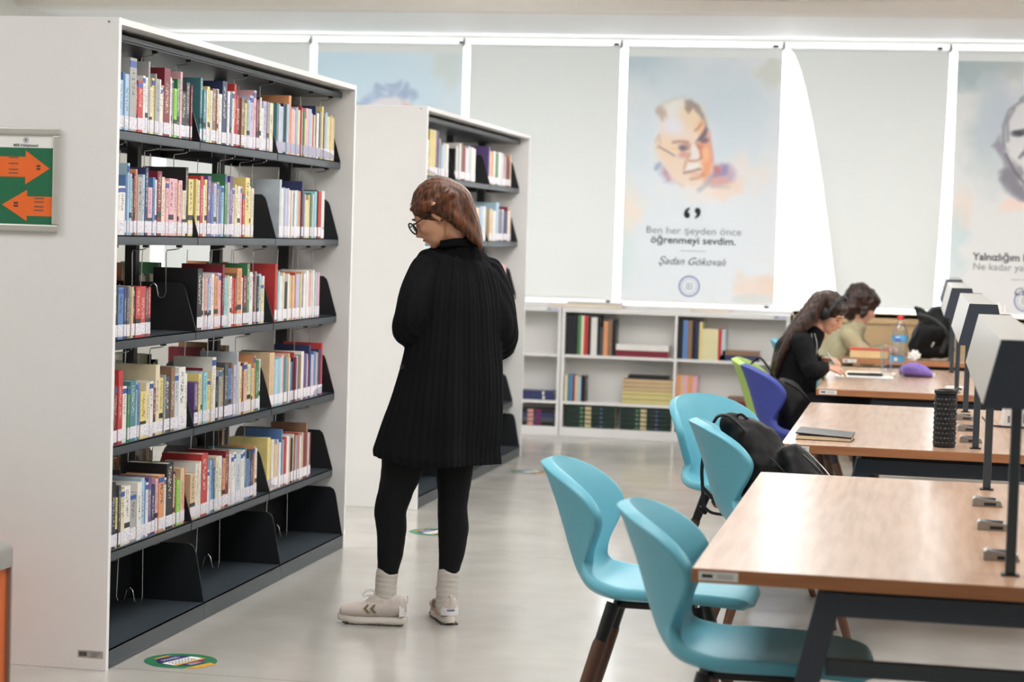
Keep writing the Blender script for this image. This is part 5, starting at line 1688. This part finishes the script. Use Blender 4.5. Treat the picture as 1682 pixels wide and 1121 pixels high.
def w_body(bm):
    head_solids(bm, HC, HR, 1.0)
    chain(bm, [tuple(Vector(HC) + HR @ Vector((-0.03, 0, -0.04))) + (0.056, 0.056), tuple(NECK) + (0.054, 0.054), (-1.740, 7.95, 1.42, 0.045, 0.045)], side=SD)
    chain(bm, [(-1.75, 7.96, 1.39, 0.10, 0.05), (-1.755, 7.95, 1.25, 0.15, 0.09), (-1.78, 7.93, 1.05, 0.12, 0.085), (-1.80, 7.93, 0.90, 0.15, 0.10), (-1.81, 7.93, 0.80, 0.15, 0.10)], side=SD)
    # legs (left leg is the nearer one)
    chain(bm, [(-1.885, 7.89, 0.84, 0.085), (-1.925, 7.88, 0.64, 0.072), (-1.962, 7.87, 0.47, 0.050), (-1.962, 7.885, 0.36, 0.046), (-1.982, 7.89, 0.19, 0.033), (-1.985, 7.885, 0.08, 0.032)], side=(1, 0, 0))
    chain(bm, [(-1.765, 7.97, 0.84, 0.085), (-1.745, 7.97, 0.64, 0.068), (-1.742, 7.965, 0.47, 0.048), (-1.742, 7.98, 0.36, 0.046), (-1.758, 7.985, 0.19, 0.033), (-1.765, 7.98, 0.08, 0.032)], side=(1, 0, 0))
    chain(bm, [(-1.985, 7.885, 0.055, 0.03), (-2.06, 7.87, 0.040, 0.028), (-2.11, 7.865, 0.036, 0.022)], side=(0, 1, 0))
    chain(bm, [(-1.765, 7.98, 0.055, 0.03), (-1.80, 8.06, 0.040, 0.028), (-1.82, 8.11, 0.036, 0.022)], side=(1, 0, 0))
    # arms, hands in the pockets
    chain(bm, [(-1.855, 7.83, 1.37, 0.030), (-1.90, 7.80, 1.16, 0.032), (-1.92, 7.93, 1.10, 0.028), (-1.915, 8.0, 1.02, 0.024)], side=(1, 0, 0))
    hand(bm, (-1.915, 8.0, 1.02), (0.1, 0.3, -0.9), (1, 0, 0), 0.9, 0.3)
    chain(bm, [(-1.65, 8.04, 1.37, 0.030), (-1.60, 8.03, 1.16, 0.032), (-1.68, 8.12, 1.08, 0.028), (-1.74, 8.14, 1.0, 0.024)], side=(1, 0, 0))
    hand(bm, (-1.74, 8.14, 1.0), (-0.2, 0.2, -0.9), (-1, 0, 0), 0.9, 0.3)


remeshed('body', w_body, 0.0065, M_SKIN, wt, 3, origin=WO)
face_parts(wt, HC, HR, WO)


def legg(bm):
    chain(bm, [(-1.885, 7.89, 0.86, 0.10), (-1.918, 7.88, 0.66, 0.090), (-1.945, 7.875, 0.54, 0.070), (-1.968, 7.87, 0.45, 0.0625), (-1.966, 7.885, 0.37, 0.0585), (-1.970, 7.89, 0.28, 0.050), (-1.978, 7.89, 0.205, 0.042)], side=(1, 0, 0), n=24)
    chain(bm, [(-1.765, 7.97, 0.86, 0.10), (-1.745, 7.97, 0.66, 0.080), (-1.742, 7.965, 0.54, 0.064), (-1.744, 7.965, 0.46, 0.0575), (-1.742, 7.98, 0.37, 0.0595), (-1.747, 7.985, 0.28, 0.050), (-1.756, 7.985, 0.205, 0.041)], side=(1, 0, 0), n=24)
    chain(bm, [(-1.82, 7.93, 0.80, 0.15, 0.10), (-1.80, 7.93, 0.92, 0.155, 0.105)], side=SD)


remeshed('leggings', legg, 0.0065, M_LEGG, wt, 2, lambda co, no: fold(co, no, 0.0018, 30), origin=WO)


def cardi(bm):
    chain(bm, [(-1.730, 7.940, 1.485, 0.062, 0.060), (-1.736, 7.948, 1.460, 0.088, 0.074), (-1.744, 7.955, 1.432, 0.138, 0.088), (-1.750, 7.950, 1.385, 0.178, 0.104), (-1.748, 7.945, 1.27, 0.190, 0.132), (-1.748, 7.94, 1.12, 0.190, 0.142), (-1.752, 7.935, 0.98, 0.205, 0.158),
               (-1.765, 7.93, 0.84, 0.220, 0.170), (-1.785, 7.93, 0.72, 0.236, 0.182), (-1.792, 7.93, 0.66, 0.246, 0.190)], side=SD, n=40)
    chain(bm, [(-1.858, 7.840, 1.378, 0.056), (-1.876, 7.805, 1.29, 0.062), (-1.890, 7.785, 1.20, 0.060), (-1.906, 7.82, 1.155, 0.064), (-1.900, 7.93, 1.13, 0.062), (-1.895, 8.0, 1.03, 0.05)], side=(1, 0, 0))
    chain(bm, [(-1.645, 8.035, 1.378, 0.056), (-1.608, 8.03, 1.28, 0.062), (-1.585, 8.02, 1.17, 0.066), (-1.60, 8.06, 1.10, 0.064), (-1.68, 8.12, 1.06, 0.06)], side=(1, 0, 0))


def cardi_post(co, no):
    # vertical ribs of the knit, folds that deepen towards the hem, a flare at the left hem
    ax, ay = -1.75, 7.94
    d = co[:, :2] - np.array([ax, ay])
    ang = np.arctan2(d[:, 1], d[:, 0])
    z = co[:, 2]
    rib = np.sign(np.sin(ang * 46)) * np.abs(np.sin(ang * 46)) ** 0.5 * 0.0022
    cable = np.sin(ang * 13 + 0.4) * 0.003
    hem = np.clip((1.15 - z) / 0.5, 0, 1)
    fol = (np.sin(ang * 5 + 1.0 + z * 1.5) * 0.013 + np.sin(ang * 9 + 2.0 - z) * 0.006) * hem
    co = co + no * (rib + cable + fol)[:, None] + no * (vnoise(co, 14, 5)[:, None] * 0.003)
    fl = np.clip((1.0 - z) / 0.36, 0, 1) ** 1.5 * np.clip((-1.82 - co[:, 0]) / 0.14, 0, 1)
    co[:, 0] -= fl * 0.008
    # cut the hem level
    hz = 0.640 + 0.02 * np.clip((-1.9 - co[:, 0]) / 0.12, 0, 1) - 0.012 * np.exp(-((co[:, 0] + 1.80) / 0.07) ** 2)
    co[:, 2] = np.maximum(co[:, 2], hz)
    return co


cg = remeshed('cardigan', cardi, 0.0058, M_KNIT, wt, 8, cardi_post, origin=WO)
mb = MB()
for i in range(3):
    mb.tube(catmull([tuple(np.subtract(p, WO)) for p in ((-1.800, 7.870, 1.470 + i * 0.008), (-1.730, 7.868, 1.482 + i * 0.008), (-1.662, 7.925, 1.478 + i * 0.008))], 4), 0.007, 8)
mb.build('collar_roll', M_KNIT, cg, smooth=True)
mb = MB().lathe([(0.008, 0), (0.009, 0.002), (0.007, 0.004)], n=14)
mb.v = [(x, -z, y) for x, y, z in mb.v]
mb.build('button', mat('dark_button', (42, 38, 40), 0.3), cg, tuple(np.subtract((-1.920, 7.800, 1.008), WO)))


# hair: smooth cap, side sweep over the ear and a tail tucked outside the collar
def w_hair(bm):
    c = Vector(HC)
    E = lambda o, r, t=0.0: ell(bm, c + HR @ Vector(o), r, HR @ Matrix.Rotation(t, 3, 'Y'), 3)
    E((-0.022, 0, 0.036), (0.106, 0.088, 0.096))
    E((-0.070, 0, -0.010), (0.062, 0.082, 0.082))
    def S(pts, sd=(0, 1, 0)):
        chain(bm, pts, side=sd, n=14)
    S([(-1.787, 7.900, 1.704)+(0.05, 0.03), (-1.731, 7.900, 1.666)+(0.06, 0.035), (-1.698, 7.910, 1.597)+(0.055, 0.028), (-1.670, 7.900, 1.533)+(0.045, 0.020), (-1.650, 7.880, 1.487)+(0.026, 0.012), (-1.649, 7.870, 1.459)+(0.010, 0.005)])
    S([(-1.794, 7.860, 1.686)+(0.04, 0.03), (-1.752, 7.850, 1.611)+(0.04, 0.035), (-1.711, 7.870, 1.550)+(0.035, 0.025), (-1.662, 7.870, 1.491)+(0.018, 0.012)])
    S([(-1.792, 7.850, 1.691)+(0.03, 0.022), (-1.841, 7.840, 1.666)+(0.03, 0.022), (-1.881, 7.850, 1.633)+(0.03, 0.016), (-1.911, 7.870, 1.611)+(0.028, 0.008)])
    S([(-1.756, 7.820, 1.668)+(0.03, 0.02), (-1.797, 7.820, 1.630)+(0.03, 0.018), (-1.851, 7.830, 1.608)+(0.03, 0.012), (-1.901, 7.860, 1.605)+(0.028, 0.006)])
    S([(-1.867, 7.835, 1.628)+(0.03, 0.018), (-1.823, 7.830, 1.625)+(0.032, 0.030), (-1.785, 7.830, 1.612)+(0.034, 0.034), (-1.749, 7.840, 1.590)+(0.034, 0.034), (-1.714, 7.860, 1.559)+(0.03, 0.022)])
    S([(-1.760, 7.820, 1.633)+(0.02, 0.028), (-1.751, 7.830, 1.585)+(0.016, 0.020), (-1.731, 7.850, 1.549)+(0.02, 0.014)])


def hair_post(amp, freq):
    def f(co, no):
        s = np.sin(co[:, 0] * freq + co[:, 2] * freq * 0.55 + 3 * np.sin(co[:, 2] * 9)) * 0.5 + np.sin(co[:, 1] * freq * 1.3 + co[:, 2] * freq * 0.4) * 0.5
        return co + no * (s * amp)[:, None]
    return f


M_HAIRW = hair_material('auburn_hair', (50, 27, 15), (112, 64, 36))
hr = remeshed('hair', w_hair, 0.0055, M_HAIRW, wt, 9, hair_post(0.0013, 190), origin=WO)
# loose strands, and the ear showing through
for pts in ([(-1.780, 7.800, 1.593), (-1.774, 7.800, 1.556), (-1.773, 7.810, 1.520)], [(-1.771, 7.800, 1.598), (-1.765, 7.800, 1.561), (-1.770, 7.810, 1.511)], [(-1.904, 7.850, 1.628), (-1.916, 7.850, 1.632), (-1.923, 7.860, 1.620)],
            [(-1.718, 7.860, 1.674), (-1.673, 7.860, 1.602), (-1.647, 7.860, 1.522)], [(-1.703, 7.850, 1.658), (-1.658, 7.850, 1.567), (-1.639, 7.850, 1.492)]):
    q = [tuple(np.subtract(p, WO)) for p in catmull(pts, 5)]
    mb = MB(); mb.tube(q, [0.0016 - 0.0010 * i / len(q) for i in range(len(q))], 5)
    mb.build('loose_strand', M_HAIRW, hr, smooth=True)
EA = (-1.819, 7.800, 1.624)
def ear(bm):
    ell(bm, EA, (0.008, 0.006, 0.010), None, 2)
    ell(bm, (EA[0] + 0.004, EA[1] - 0.003, EA[2] + 0.008), (0.010, 0.006, 0.006), None, 2)
remeshed('ear', ear, 0.003, M_SKIN, wt, 2, origin=WO)


# spectacles
gm = MB()
def G(p):
    return tuple(Vector(HC) + HR @ Vector(p) - Vector(WO))
for q in (1, -1):
    rim = [G((0.108 + 0.004 * math.cos(k * PI / 8), q * 0.034 + 0.027 * math.cos(k * PI / 8), -0.006 + 0.024 * math.sin(k * PI / 8))) for k in range(17)]
    gm.tube(rim, 0.0032, 6)
    gm.tube([G((0.108, q * 0.061, 0.0)), G((0.055, q * 0.079, 0.0)), G((0.0, q * 0.082, 0.0))], 0.0024, 6)
gm.tube([G((0.110, 0.008, 0.0)), G((0.112, 0, 0.002)), G((0.110, -0.008, 0.0))], 0.0022, 6)
gl = gm.build('spectacles', M_BLACKP, wt, smooth=True)
for q in (1, -1):
    lm = MB()
    lm.add([G((0.108, q * 0.034 + 0.026 * math.cos(k * PI / 8), -0.006 + 0.023 * math.sin(k * PI / 8))) for k in range(16)], [tuple(range(16))])
    lm.build('lens', M_GLASS, gl)

# socks
for nm, (x, y) in (('l', (-1.980, 7.890)), ('r', (-1.757, 7.985))):
    def sk(bm, x=x, y=y):
        chain(bm, [(x + 0.001, y, 0.205, 0.0435), (x - 0.002, y, 0.16, 0.0425), (x - 0.004, y, 0.11, 0.0425), (x - 0.004, y, 0.06, 0.040)], side=(1, 0, 0), n=24)
    def skp(co, no):
        return co + no * ((np.sin(co[:, 2] * 300 + 1.2 * np.sin(co[:, 0] * 40 + co[:, 1] * 30)) * 0.0007 + vnoise(co, 50, 2) * 0.001))[:, None]
    remeshed('sock', sk, 0.004, M_SOCK, wt, 1, skp, origin=WO)


def shoe(heel, toe):
    """trainer with foam sole, outsole, tongue, laces, chevrons and heel tab; local x towards the toe"""
    hx, hy = heel; tx, ty = toe
    L = math.hypot(tx - hx, ty - hy)
    yaw = math.atan2(ty - hy, tx - hx)
    R = Matrix.Rotation(yaw, 3, 'Z')
    def W(p):
        v = R @ Vector(p)
        return (v.x + hx - WO[0], v.y + hy - WO[1], v.z)
    k = L / 0.27
    def up_(bm):
        def C(pts):
            chain(bm, [W((a * k, 0, z)) + (ra, rb) for a, z, ra, rb in pts], side=tuple(R @ Vector((0, 1, 0))), n=20)
        C([(0.030, 0.072, 0.033, 0.036), (0.055, 0.072, 0.036, 0.042), (0.105, 0.066, 0.037, 0.040), (0.15, 0.058, 0.041, 0.034), (0.20, 0.052, 0.042, 0.028), (0.238, 0.048, 0.034, 0.022)])
        C([(0.030, 0.090, 0.031, 0.030), (0.052, 0.086, 0.035, 0.028)])
        C([(0.085, 0.092, 0.032, 0.036), (0.110, 0.090, 0.029, 0.032), (0.135, 0.078, 0.028, 0.026)])
    def post(co, no):
        co = co.copy()
        co[:, 2] = np.maximum(co[:, 2], 0.026)
        return co
    u = remeshed('shoe_upper', up_, 0.0045, M_SHOE, wt, 2, post)
    u.name = 'shoe'
    def outline(g=0.0, n=40):
        pts = []
        for i in range(n):
            t = 2 * PI * i / n
            c, s = math.cos(t), math.sin(t)
            a = 0.130 + 0.137 * c
            wd = 0.038 + 0.008 * (a / 0.27) - 0.006 * math.exp(-((a - 0.11) / 0.05) ** 2)
            pts.append((a * k, (wd + g) * (abs(s) ** 0.8) * (1 if s > 0 else -1)))
        return pts
    rings = [(0.004, -0.006), (0.012, -0.001), (0.022, -0.002), (0.031, -0.007)]
    m = MB(); n = 40
    vs = []
    for z, g in rings:
        for (a, b) in outline(g):
            lift = 0.012 * max(0, (a / k - 0.19) / 0.08) ** 1.6 + 0.008 * max(0, (0.02 - a / k) / 0.03)
            vs.append(W((a, b, z + lift)))
    fs = [tuple(range(n - 1, -1, -1)), tuple(3 * n + i for i in range(n))]
    for j in range(3):
        fs += [(j * n + i, j * n + (i + 1) % n, (j + 1) * n + (i + 1) % n, (j + 1) * n + i) for i in range(n)]
    m.add(vs, fs)
    m.build('sole', M_SOLE, u, smooth=True)
    m = MB()
    for j in range(7):
        a = (0.012 + j * 0.034) * k
        l = 0.016 * max(0, (a / k + 0.012 - 0.19) / 0.08) ** 1.6
        vs = []
        m2 = [(a, -0.034), (a + 0.026 * k, -0.034), (a + 0.026 * k, 0.034), (a, 0.034)]
        vs = [W((x, y, 0.0 + l)) for x, y in m2] + [W((x, y, 0.0055 + l)) for x, y in m2]
        m.add(vs, [(0, 3, 2, 1), (4, 5, 6, 7), (0, 1, 5, 4), (1, 2, 6, 5), (2, 3, 7, 6), (3, 0, 4, 7)])
    m.build('outsole', M_OUTS, u)
    # chevrons on both flanks
    for sgn in (1, -1):
        m = MB()
        for a0 in (0.112, 0.138):
            q = [(a0, 0.082), (a0 + 0.008, 0.082), (a0 + 0.022, 0.066), (a0 + 0.006, 0.050), (a0 - 0.004, 0.050), (a0 + 0.010, 0.066)]
            ys = 0.0445
            vs = [W((x * k, sgn * (ys - 0.006 * (z - 0.05) / 0.03), z)) for x, z in q] + [W((x * k, sgn * (ys - 0.006), z)) for x, z in q]
            m.add(vs, [tuple(range(6)), tuple(range(11, 5, -1))] + [(i, (i + 1) % 6, 6 + (i + 1) % 6, 6 + i) for i in range(6)])
        m.build('chevron_stripes', mat('taupe_stripe', (122, 104, 82), 0.6), u)
    # heel counter and pull tab
    m = MB(); vs = []; hs = [0.038, 0.050, 0.066, 0.080]
    for z in hs:
        for i in range(13):
            t = PI * 0.62 + PI * 0.76 * i / 12
            r = (0.0362, 0.0370, 0.0358, 0.0325)[hs.index(z)]
            vs.append(W((0.034 * k + r * 0.98 * math.cos(t), (r + 0.001) * math.sin(t), z)))
    fs = [(j * 13 + i, j * 13 + i + 1, (j + 1) * 13 + i + 1, (j + 1) * 13 + i) for j in range(3) for i in range(12)]
    m.add(vs, fs)
    h = m.build('heel_counter', M_SHOEW, u, smooth=True)
    m = MB()
    for i in range(7):
        t = PI - 0.36 + 0.72 * i / 6
        c, s = math.cos(t), math.sin(t)
        p = (0.034 * k + 0.0372 * c, 0.0376 * s)
        for (dz, hh) in ((0.056, 0.006),):
            vs = [W((p[0], p[1] - 0.0018, dz)), W((p[0], p[1] + 0.0018, dz)), W((p[0], p[1] + 0.0018, dz + hh + 0.002 * (i % 2))), W((p[0], p[1] - 0.0018, dz + hh))]
            m.add(vs, [(0, 1, 2, 3)])
    m.build('heel_lettering', mat('blue_lettering', (70, 84, 120), 0.6), h)
    MB().tube([W((-0.004, 0, 0.084)), W((-0.007, 0, 0.10)), W((-0.004, 0, 0.116)), W((0.004, 0, 0.118))], 0.002, 6, (tuple(R @ Vector((0, 1, 0))), 0.005)).build('pull_tab', M_SHOE, u, smooth=True)
    # collar lining, tongue and laces
    MB().tube([W((0.118 * k, 0, 0.098)), W((0.108 * k, 0, 0.116)), W((0.102 * k, 0, 0.132))], 0.005, 8, (tuple(R @ Vector((0, 1, 0))), 0.024)).build('tongue', M_SHOE, u, smooth=True)
    m = MB()
    for j in range(5):
        a = (0.124 + 0.018 * j) * k; z = 0.106 - 0.0085 * j
        m.tube([W((a, -0.026, z - 0.012)), W((a, -0.012, z)), W((a, 0.012, z)), W((a, 0.026, z - 0.012))], 0.0024, 6)
    for q in (1, -1):
        m.tube(catmull([W((0.116 * k, 0, 0.118)), W((0.135 * k, q * 0.016, 0.132)), W((0.165 * k, q * 0.024, 0.122)), W((0.160 * k, q * 0.020, 0.108)), W((0.128 * k, q * 0.004, 0.112))], 5), 0.002, 6)
    m.build('laces', M_SHOEW, u, smooth=True)
    return u


shoe((-1.900, 7.885), (-2.168, 7.858))
shoe((-1.735, 7.945), (-1.850, 8.185))


# --- seated students
def seated(root, label, hip, chest, neck, headc, fwd, sh_w, arms, cloth, sleeve_r, hands, legs_m, shoe_m, skin=M_SKIN, s=1.0, scale_head=1.0):
    t = thing('person', label, 'person', (root[0], root[1], 0))
    o = (root[0], root[1], 0)
    R = frame_of(fwd)
    sd = (0, 1, 0)
    hip, chest, neck, headc = map(Vector, (hip, chest, neck, headc))
    thigh = []
    for q in (1, -1):
        kn = hip + Vector((0.42, q * 0.10, 0.03)); an = kn + Vector((0.02, 0.0, -(kn.z - 0.09)))
        thigh.append((hip + Vector((0.02, q * 0.09, 0.0)), kn, an))
    def body(bm):
        head_solids(bm, headc, R, scale_head)
        chain(bm, [tuple(headc + R @ Vector((-0.03, 0, -0.05))) + (0.052, 0.052), tuple(neck) + (0.05, 0.05), tuple(neck.lerp(chest, 0.4)) + (0.09, 0.06)], side=sd)
        chain(bm, [tuple(hip) + (0.15, 0.11), tuple(hip.lerp(chest, 0.5)) + (0.12, 0.09), tuple(chest) + (0.14, 0.09), tuple(chest.lerp(neck, 0.6)) + (0.12, 0.06)], side=sd)
        for a, b, c in thigh:
            chain(bm, [tuple(a) + (0.075,), tuple(b) + (0.052,)], side=(0, 0, 1), smooth=2)
            chain(bm, [tuple(b) + (0.050,), tuple(b.lerp(c, 0.4)) + (0.046,), tuple(c) + (0.032,)], side=(0, 1, 0), smooth=2)
            chain(bm, [tuple(c + Vector((-0.02, 0, -0.04))) + (0.03,), tuple(c + Vector((0.13, 0, -0.055))) + (0.024,)], side=(0, 1, 0), smooth=2)
        for sh, el, wr in arms:
            chain(bm, [tuple(sh) + (0.040,), tuple(el) + (0.032,), tuple(wr) + (0.022,)], side=(0, 1, 0), smooth=2)
        for (wr, d, pn, cu, st) in hands:
            hand(bm, wr, d, pn, 0.95, cu, 0.12, st)
    remeshed('body', body, 0.006, skin, t, 2, origin=o)
    face_parts(t, headc, R, o, scale_head)
    def jac(bm):
        chain(bm, [tuple(hip + Vector((0, 0, -0.03))) + (0.185, 0.145), tuple(hip.lerp(chest, 0.5)) + (0.175, 0.135), tuple(chest) + (sh_w * 0.86, 0.125), tuple(chest.lerp(neck, 0.62)) + (sh_w * 0.72, 0.085), tuple(chest.lerp(neck, 0.9)) + (0.085, 0.07)], side=sd, n=28)
        for sh, el, wr in arms:
            e2 = Vector(el).lerp(Vector(wr), 0.86)
            chain(bm, [tuple(sh) + (sleeve_r * 1.1,), tuple(Vector(sh).lerp(Vector(el), 0.6)) + (sleeve_r,), tuple(el) + (sleeve_r,), tuple(Vector(el).lerp(Vector(wr), 0.5)) + (sleeve_r * 0.85,), tuple(e2) + (sleeve_r * 0.68,)], side=(0, 1, 0), smooth=3)
    jk = remeshed('jacket', jac, 0.009, cloth, t, 2, lambda co, no: fold(co, no, 0.006, 18, 1), origin=o)
    def trs(bm):
        chain(bm, [tuple(hip + Vector((-0.02, 0, 0.02))) + (0.17, 0.13), tuple(hip + Vector((0.05, 0, -0.01))) + (0.16, 0.11)], side=sd, smooth=2)
        for a, b, c in thigh:
            chain(bm, [tuple(a) + (0.088,), tuple(b) + (0.066,)], side=(0, 0, 1), smooth=2)
            chain(bm, [tuple(b) + (0.066,), tuple(b.lerp(c, 0.5)) + (0.060,), tuple(b.lerp(c, 0.85)) + (0.052,)], side=(0, 1, 0), smooth=2)
    remeshed('trousers', trs, 0.010, legs_m, t, 2, origin=o)
    for a, b, c in thigh:
        def sh_(bm, c=c):
            chain(bm, [tuple(c + Vector((-0.05, 0, -0.045))) + (0.040,), tuple(c + Vector((0.05, 0, -0.050))) + (0.040,), tuple(c + Vector((0.16, 0, -0.055))) + (0.032,)], side=(0, 1, 0), smooth=2)
        remeshed('shoe', sh_, 0.008, shoe_m, t, 2, lambda co, no: np.column_stack([co[:, 0], co[:, 1], np.maximum(co[:, 2], 0.002)]), origin=o)
    return t, o, R, jk


M_SKIN2 = mat('light_skin', (226, 176, 150), 0.5, var=0.05, scale=6)
M_COAT = mat('black_fleece', (16, 17, 20), 0.85, var=0.15, scale=40, bump=0.3, spec=0.25)
M_KHAKI = mat('khaki_cotton', (168, 160, 128), 0.8, var=0.06, scale=20, bump=0.3)
M_DENIM = mat('dark_trousers', (26, 28, 34), 0.8)

# student with headphones
H1 = (-0.512, 12.500, 1.129)
g1, o1, R1, jk1 = seated((-0.70, 12.5), 'seated student with long brown hair and black headphones writing', (-0.72, 12.52, 0.57), (-0.695, 12.500, 0.889), (-0.592, 12.500, 1.000), H1, (0.80, -0.22, -0.58), 0.20,
    [((-0.659, 12.330, 0.955), (-0.586, 12.250, 0.793), (-0.515, 12.360, 0.811)), ((-0.671, 12.680, 0.946), (-0.598, 12.780, 0.776), (-0.537, 12.660, 0.836))],
    M_COAT, 0.058,
    [((-0.515, 12.360, 0.811), (1.0, 0.25, -0.02), (0.0, 0.2, -1), 0.45, -1), ((-0.536, 12.640, 0.845), (0.9, -0.5, 0.0), (0.3, -0.3, -1), 0.7, 1)],
    M_DENIM, M_SHOEW, M_SKIN2, scale_head=0.96)
HV = Vector(H1)
def hair1(bm):
    E = lambda o, r: ell(bm, HV + R1 @ Vector(o), r, R1, 3)
    E((-0.022, 0, 0.030), (0.104, 0.086, 0.090))
    E((-0.055, 0, -0.020), (0.066, 0.082, 0.080))
    E((0.052, 0.0, 0.060), (0.034, 0.066, 0.030))
    for q in (-1, 1):
        y = 12.5 + q * 0.075
        chain(bm, [(-0.551, 12.500, 1.209)[:1] + (y,) + (-0.551, 12.500, 1.209)[2:] + (0.05, 0.04), (-0.617, 12.500, 1.100)[:1] + (y + q * 0.03,) + (-0.617, 12.500, 1.100)[2:] + (0.06, 0.05), (-0.713, 12.500, 0.981)[:1] + (y + q * 0.06,) + (-0.713, 12.500, 0.981)[2:] + (0.06, 0.035),
                   (-0.779, 12.500, 0.842)[:1] + (y + q * 0.06,) + (-0.779, 12.500, 0.842)[2:] + (0.05, 0.026), (-0.810, 12.500, 0.726)[:1] + (y + q * 0.05,) + (-0.810, 12.500, 0.726)[2:] + (0.02, 0.012)], side=(0, 1, 0), n=16)
    chain(bm, [(-0.575, 12.500, 1.201) + (0.08, 0.05), (-0.653, 12.500, 1.098) + (0.10, 0.045), (-0.748, 12.500, 0.966) + (0.11, 0.035), (-0.807, 12.500, 0.834) + (0.10, 0.026), (-0.832, 12.500, 0.725) + (0.05, 0.012)], side=(0, 1, 0), n=20)
M_HAIR1 = hair_material('brown_hair', (24, 15, 13), (78, 50, 41))
remeshed('hair', hair1, 0.0065, M_HAIR1, g1, 3, hair_post(0.0022, 170), origin=o1)
hp = MB()
def K(p):
    return tuple(HV + R1 @ Vector(p) - Vector(o1))
band = [K((0.020 - 0.0 * a, 0.098 * math.cos(a), 0.010 + 0.118 * math.sin(a))) for a in [PI * i / 16 for i in range(17)]]
hp.tube(band, 0.006, 8, (tuple(R1 @ Vector((1, 0, 0))), 0.014))
hb = hp.build('headphones', M_BLACKP, g1, smooth=True)
for q in (-1, 1):
    m = MB().lathe([(0.020, 0.0), (0.036, 0.004), (0.040, 0.014), (0.036, 0.026), (0.024, 0.032)], n=24)
    Q = frame_of(R1 @ Vector((0, q, 0)), R1 @ Vector((0, 0, 1)))
    m.v = [tuple(Vector(K((0.004, q * 0.084, -0.006))) + Q @ Vector((v[2], v[0], v[1]))) for v in m.v]
    m.build('ear_cup', M_BLACKP, hb, smooth=True)
m = MB()
for pts in ([(-0.586, 12.360, 1.006), (-0.568, 12.340, 0.944), (-0.572, 12.330, 0.859)], [(-0.605, 12.400, 1.004), (-0.592, 12.340, 0.929), (-0.572, 12.330, 0.866)]):
    m.tube([tuple(np.subtract(p, o1)) for p in catmull(pts, 4)], 0.0022, 6)
m.build('drawstring', mat('pale_cord', (190, 192, 196), 0.7), jk1, smooth=True)
pn = MB().tube([(-0.522, 12.520, 0.895), (-0.466, 12.520, 0.825)], 0.0045, 8).build('writing_pen', mat('silver_pen', (214, 216, 220), 0.3, metal=0.4), None, smooth=True)
tag(pn, 'pale pen held in the writing hand of the headphone student', 'pen')

# dark-haired student at the farthest table
H2 = (-0.393, 15.200, 1.100)
g2, o2, R2, jk2 = seated((-0.62, 15.2), 'seated student with short dark wavy hair and khaki jacket', (-0.66, 15.2, 0.57), (-0.503, 15.200, 0.818), (-0.422, 15.200, 0.952), H2, (0.86, 0.30, -0.42), 0.205,
    [((-0.474, 15.020, 0.888), (-0.340, 14.980, 0.732), (-0.22, 15.05, 0.80)), ((-0.459, 15.380, 0.882), (-0.350, 15.440, 0.717), (-0.22, 15.36, 0.80))],
    M_KHAKI, 0.062, [((-0.22, 15.05, 0.80), (1, 0.3, -0.1), (0, 0.2, -1), 0.5, -1), ((-0.22, 15.36, 0.80), (1, -0.3, -0.1), (0, -0.2, -1), 0.5, 1)],
    M_DENIM, M_SHOEW, M_SKIN2)
HV2 = Vector(H2)
def hair2(bm):
    E = lambda o, r: ell(bm, HV2 + R2 @ Vector(o), r, R2, 3)
    E((-0.030, 0, 0.040), (0.125, 0.105, 0.105))
    E((-0.075, 0, -0.030), (0.085, 0.098, 0.095))
    E((0.060, 0.0, 0.066), (0.050, 0.080, 0.040))
    E((-0.060, 0.0, -0.085), (0.055, 0.070, 0.050))
    E((0.012, -0.080, -0.035), (0.030, 0.018, 0.060))
def hp2(co, no):
    return co + no * ((vnoise(co, 45, 1) + 0.7 * vnoise(co, 90, 4)) * 0.008)[:, None]
remeshed('hair', hair2, 0.008, hair_material('dark_wavy_hair', (20, 13, 12), (70, 46, 38)), g2, 2, hp2, origin=o2)
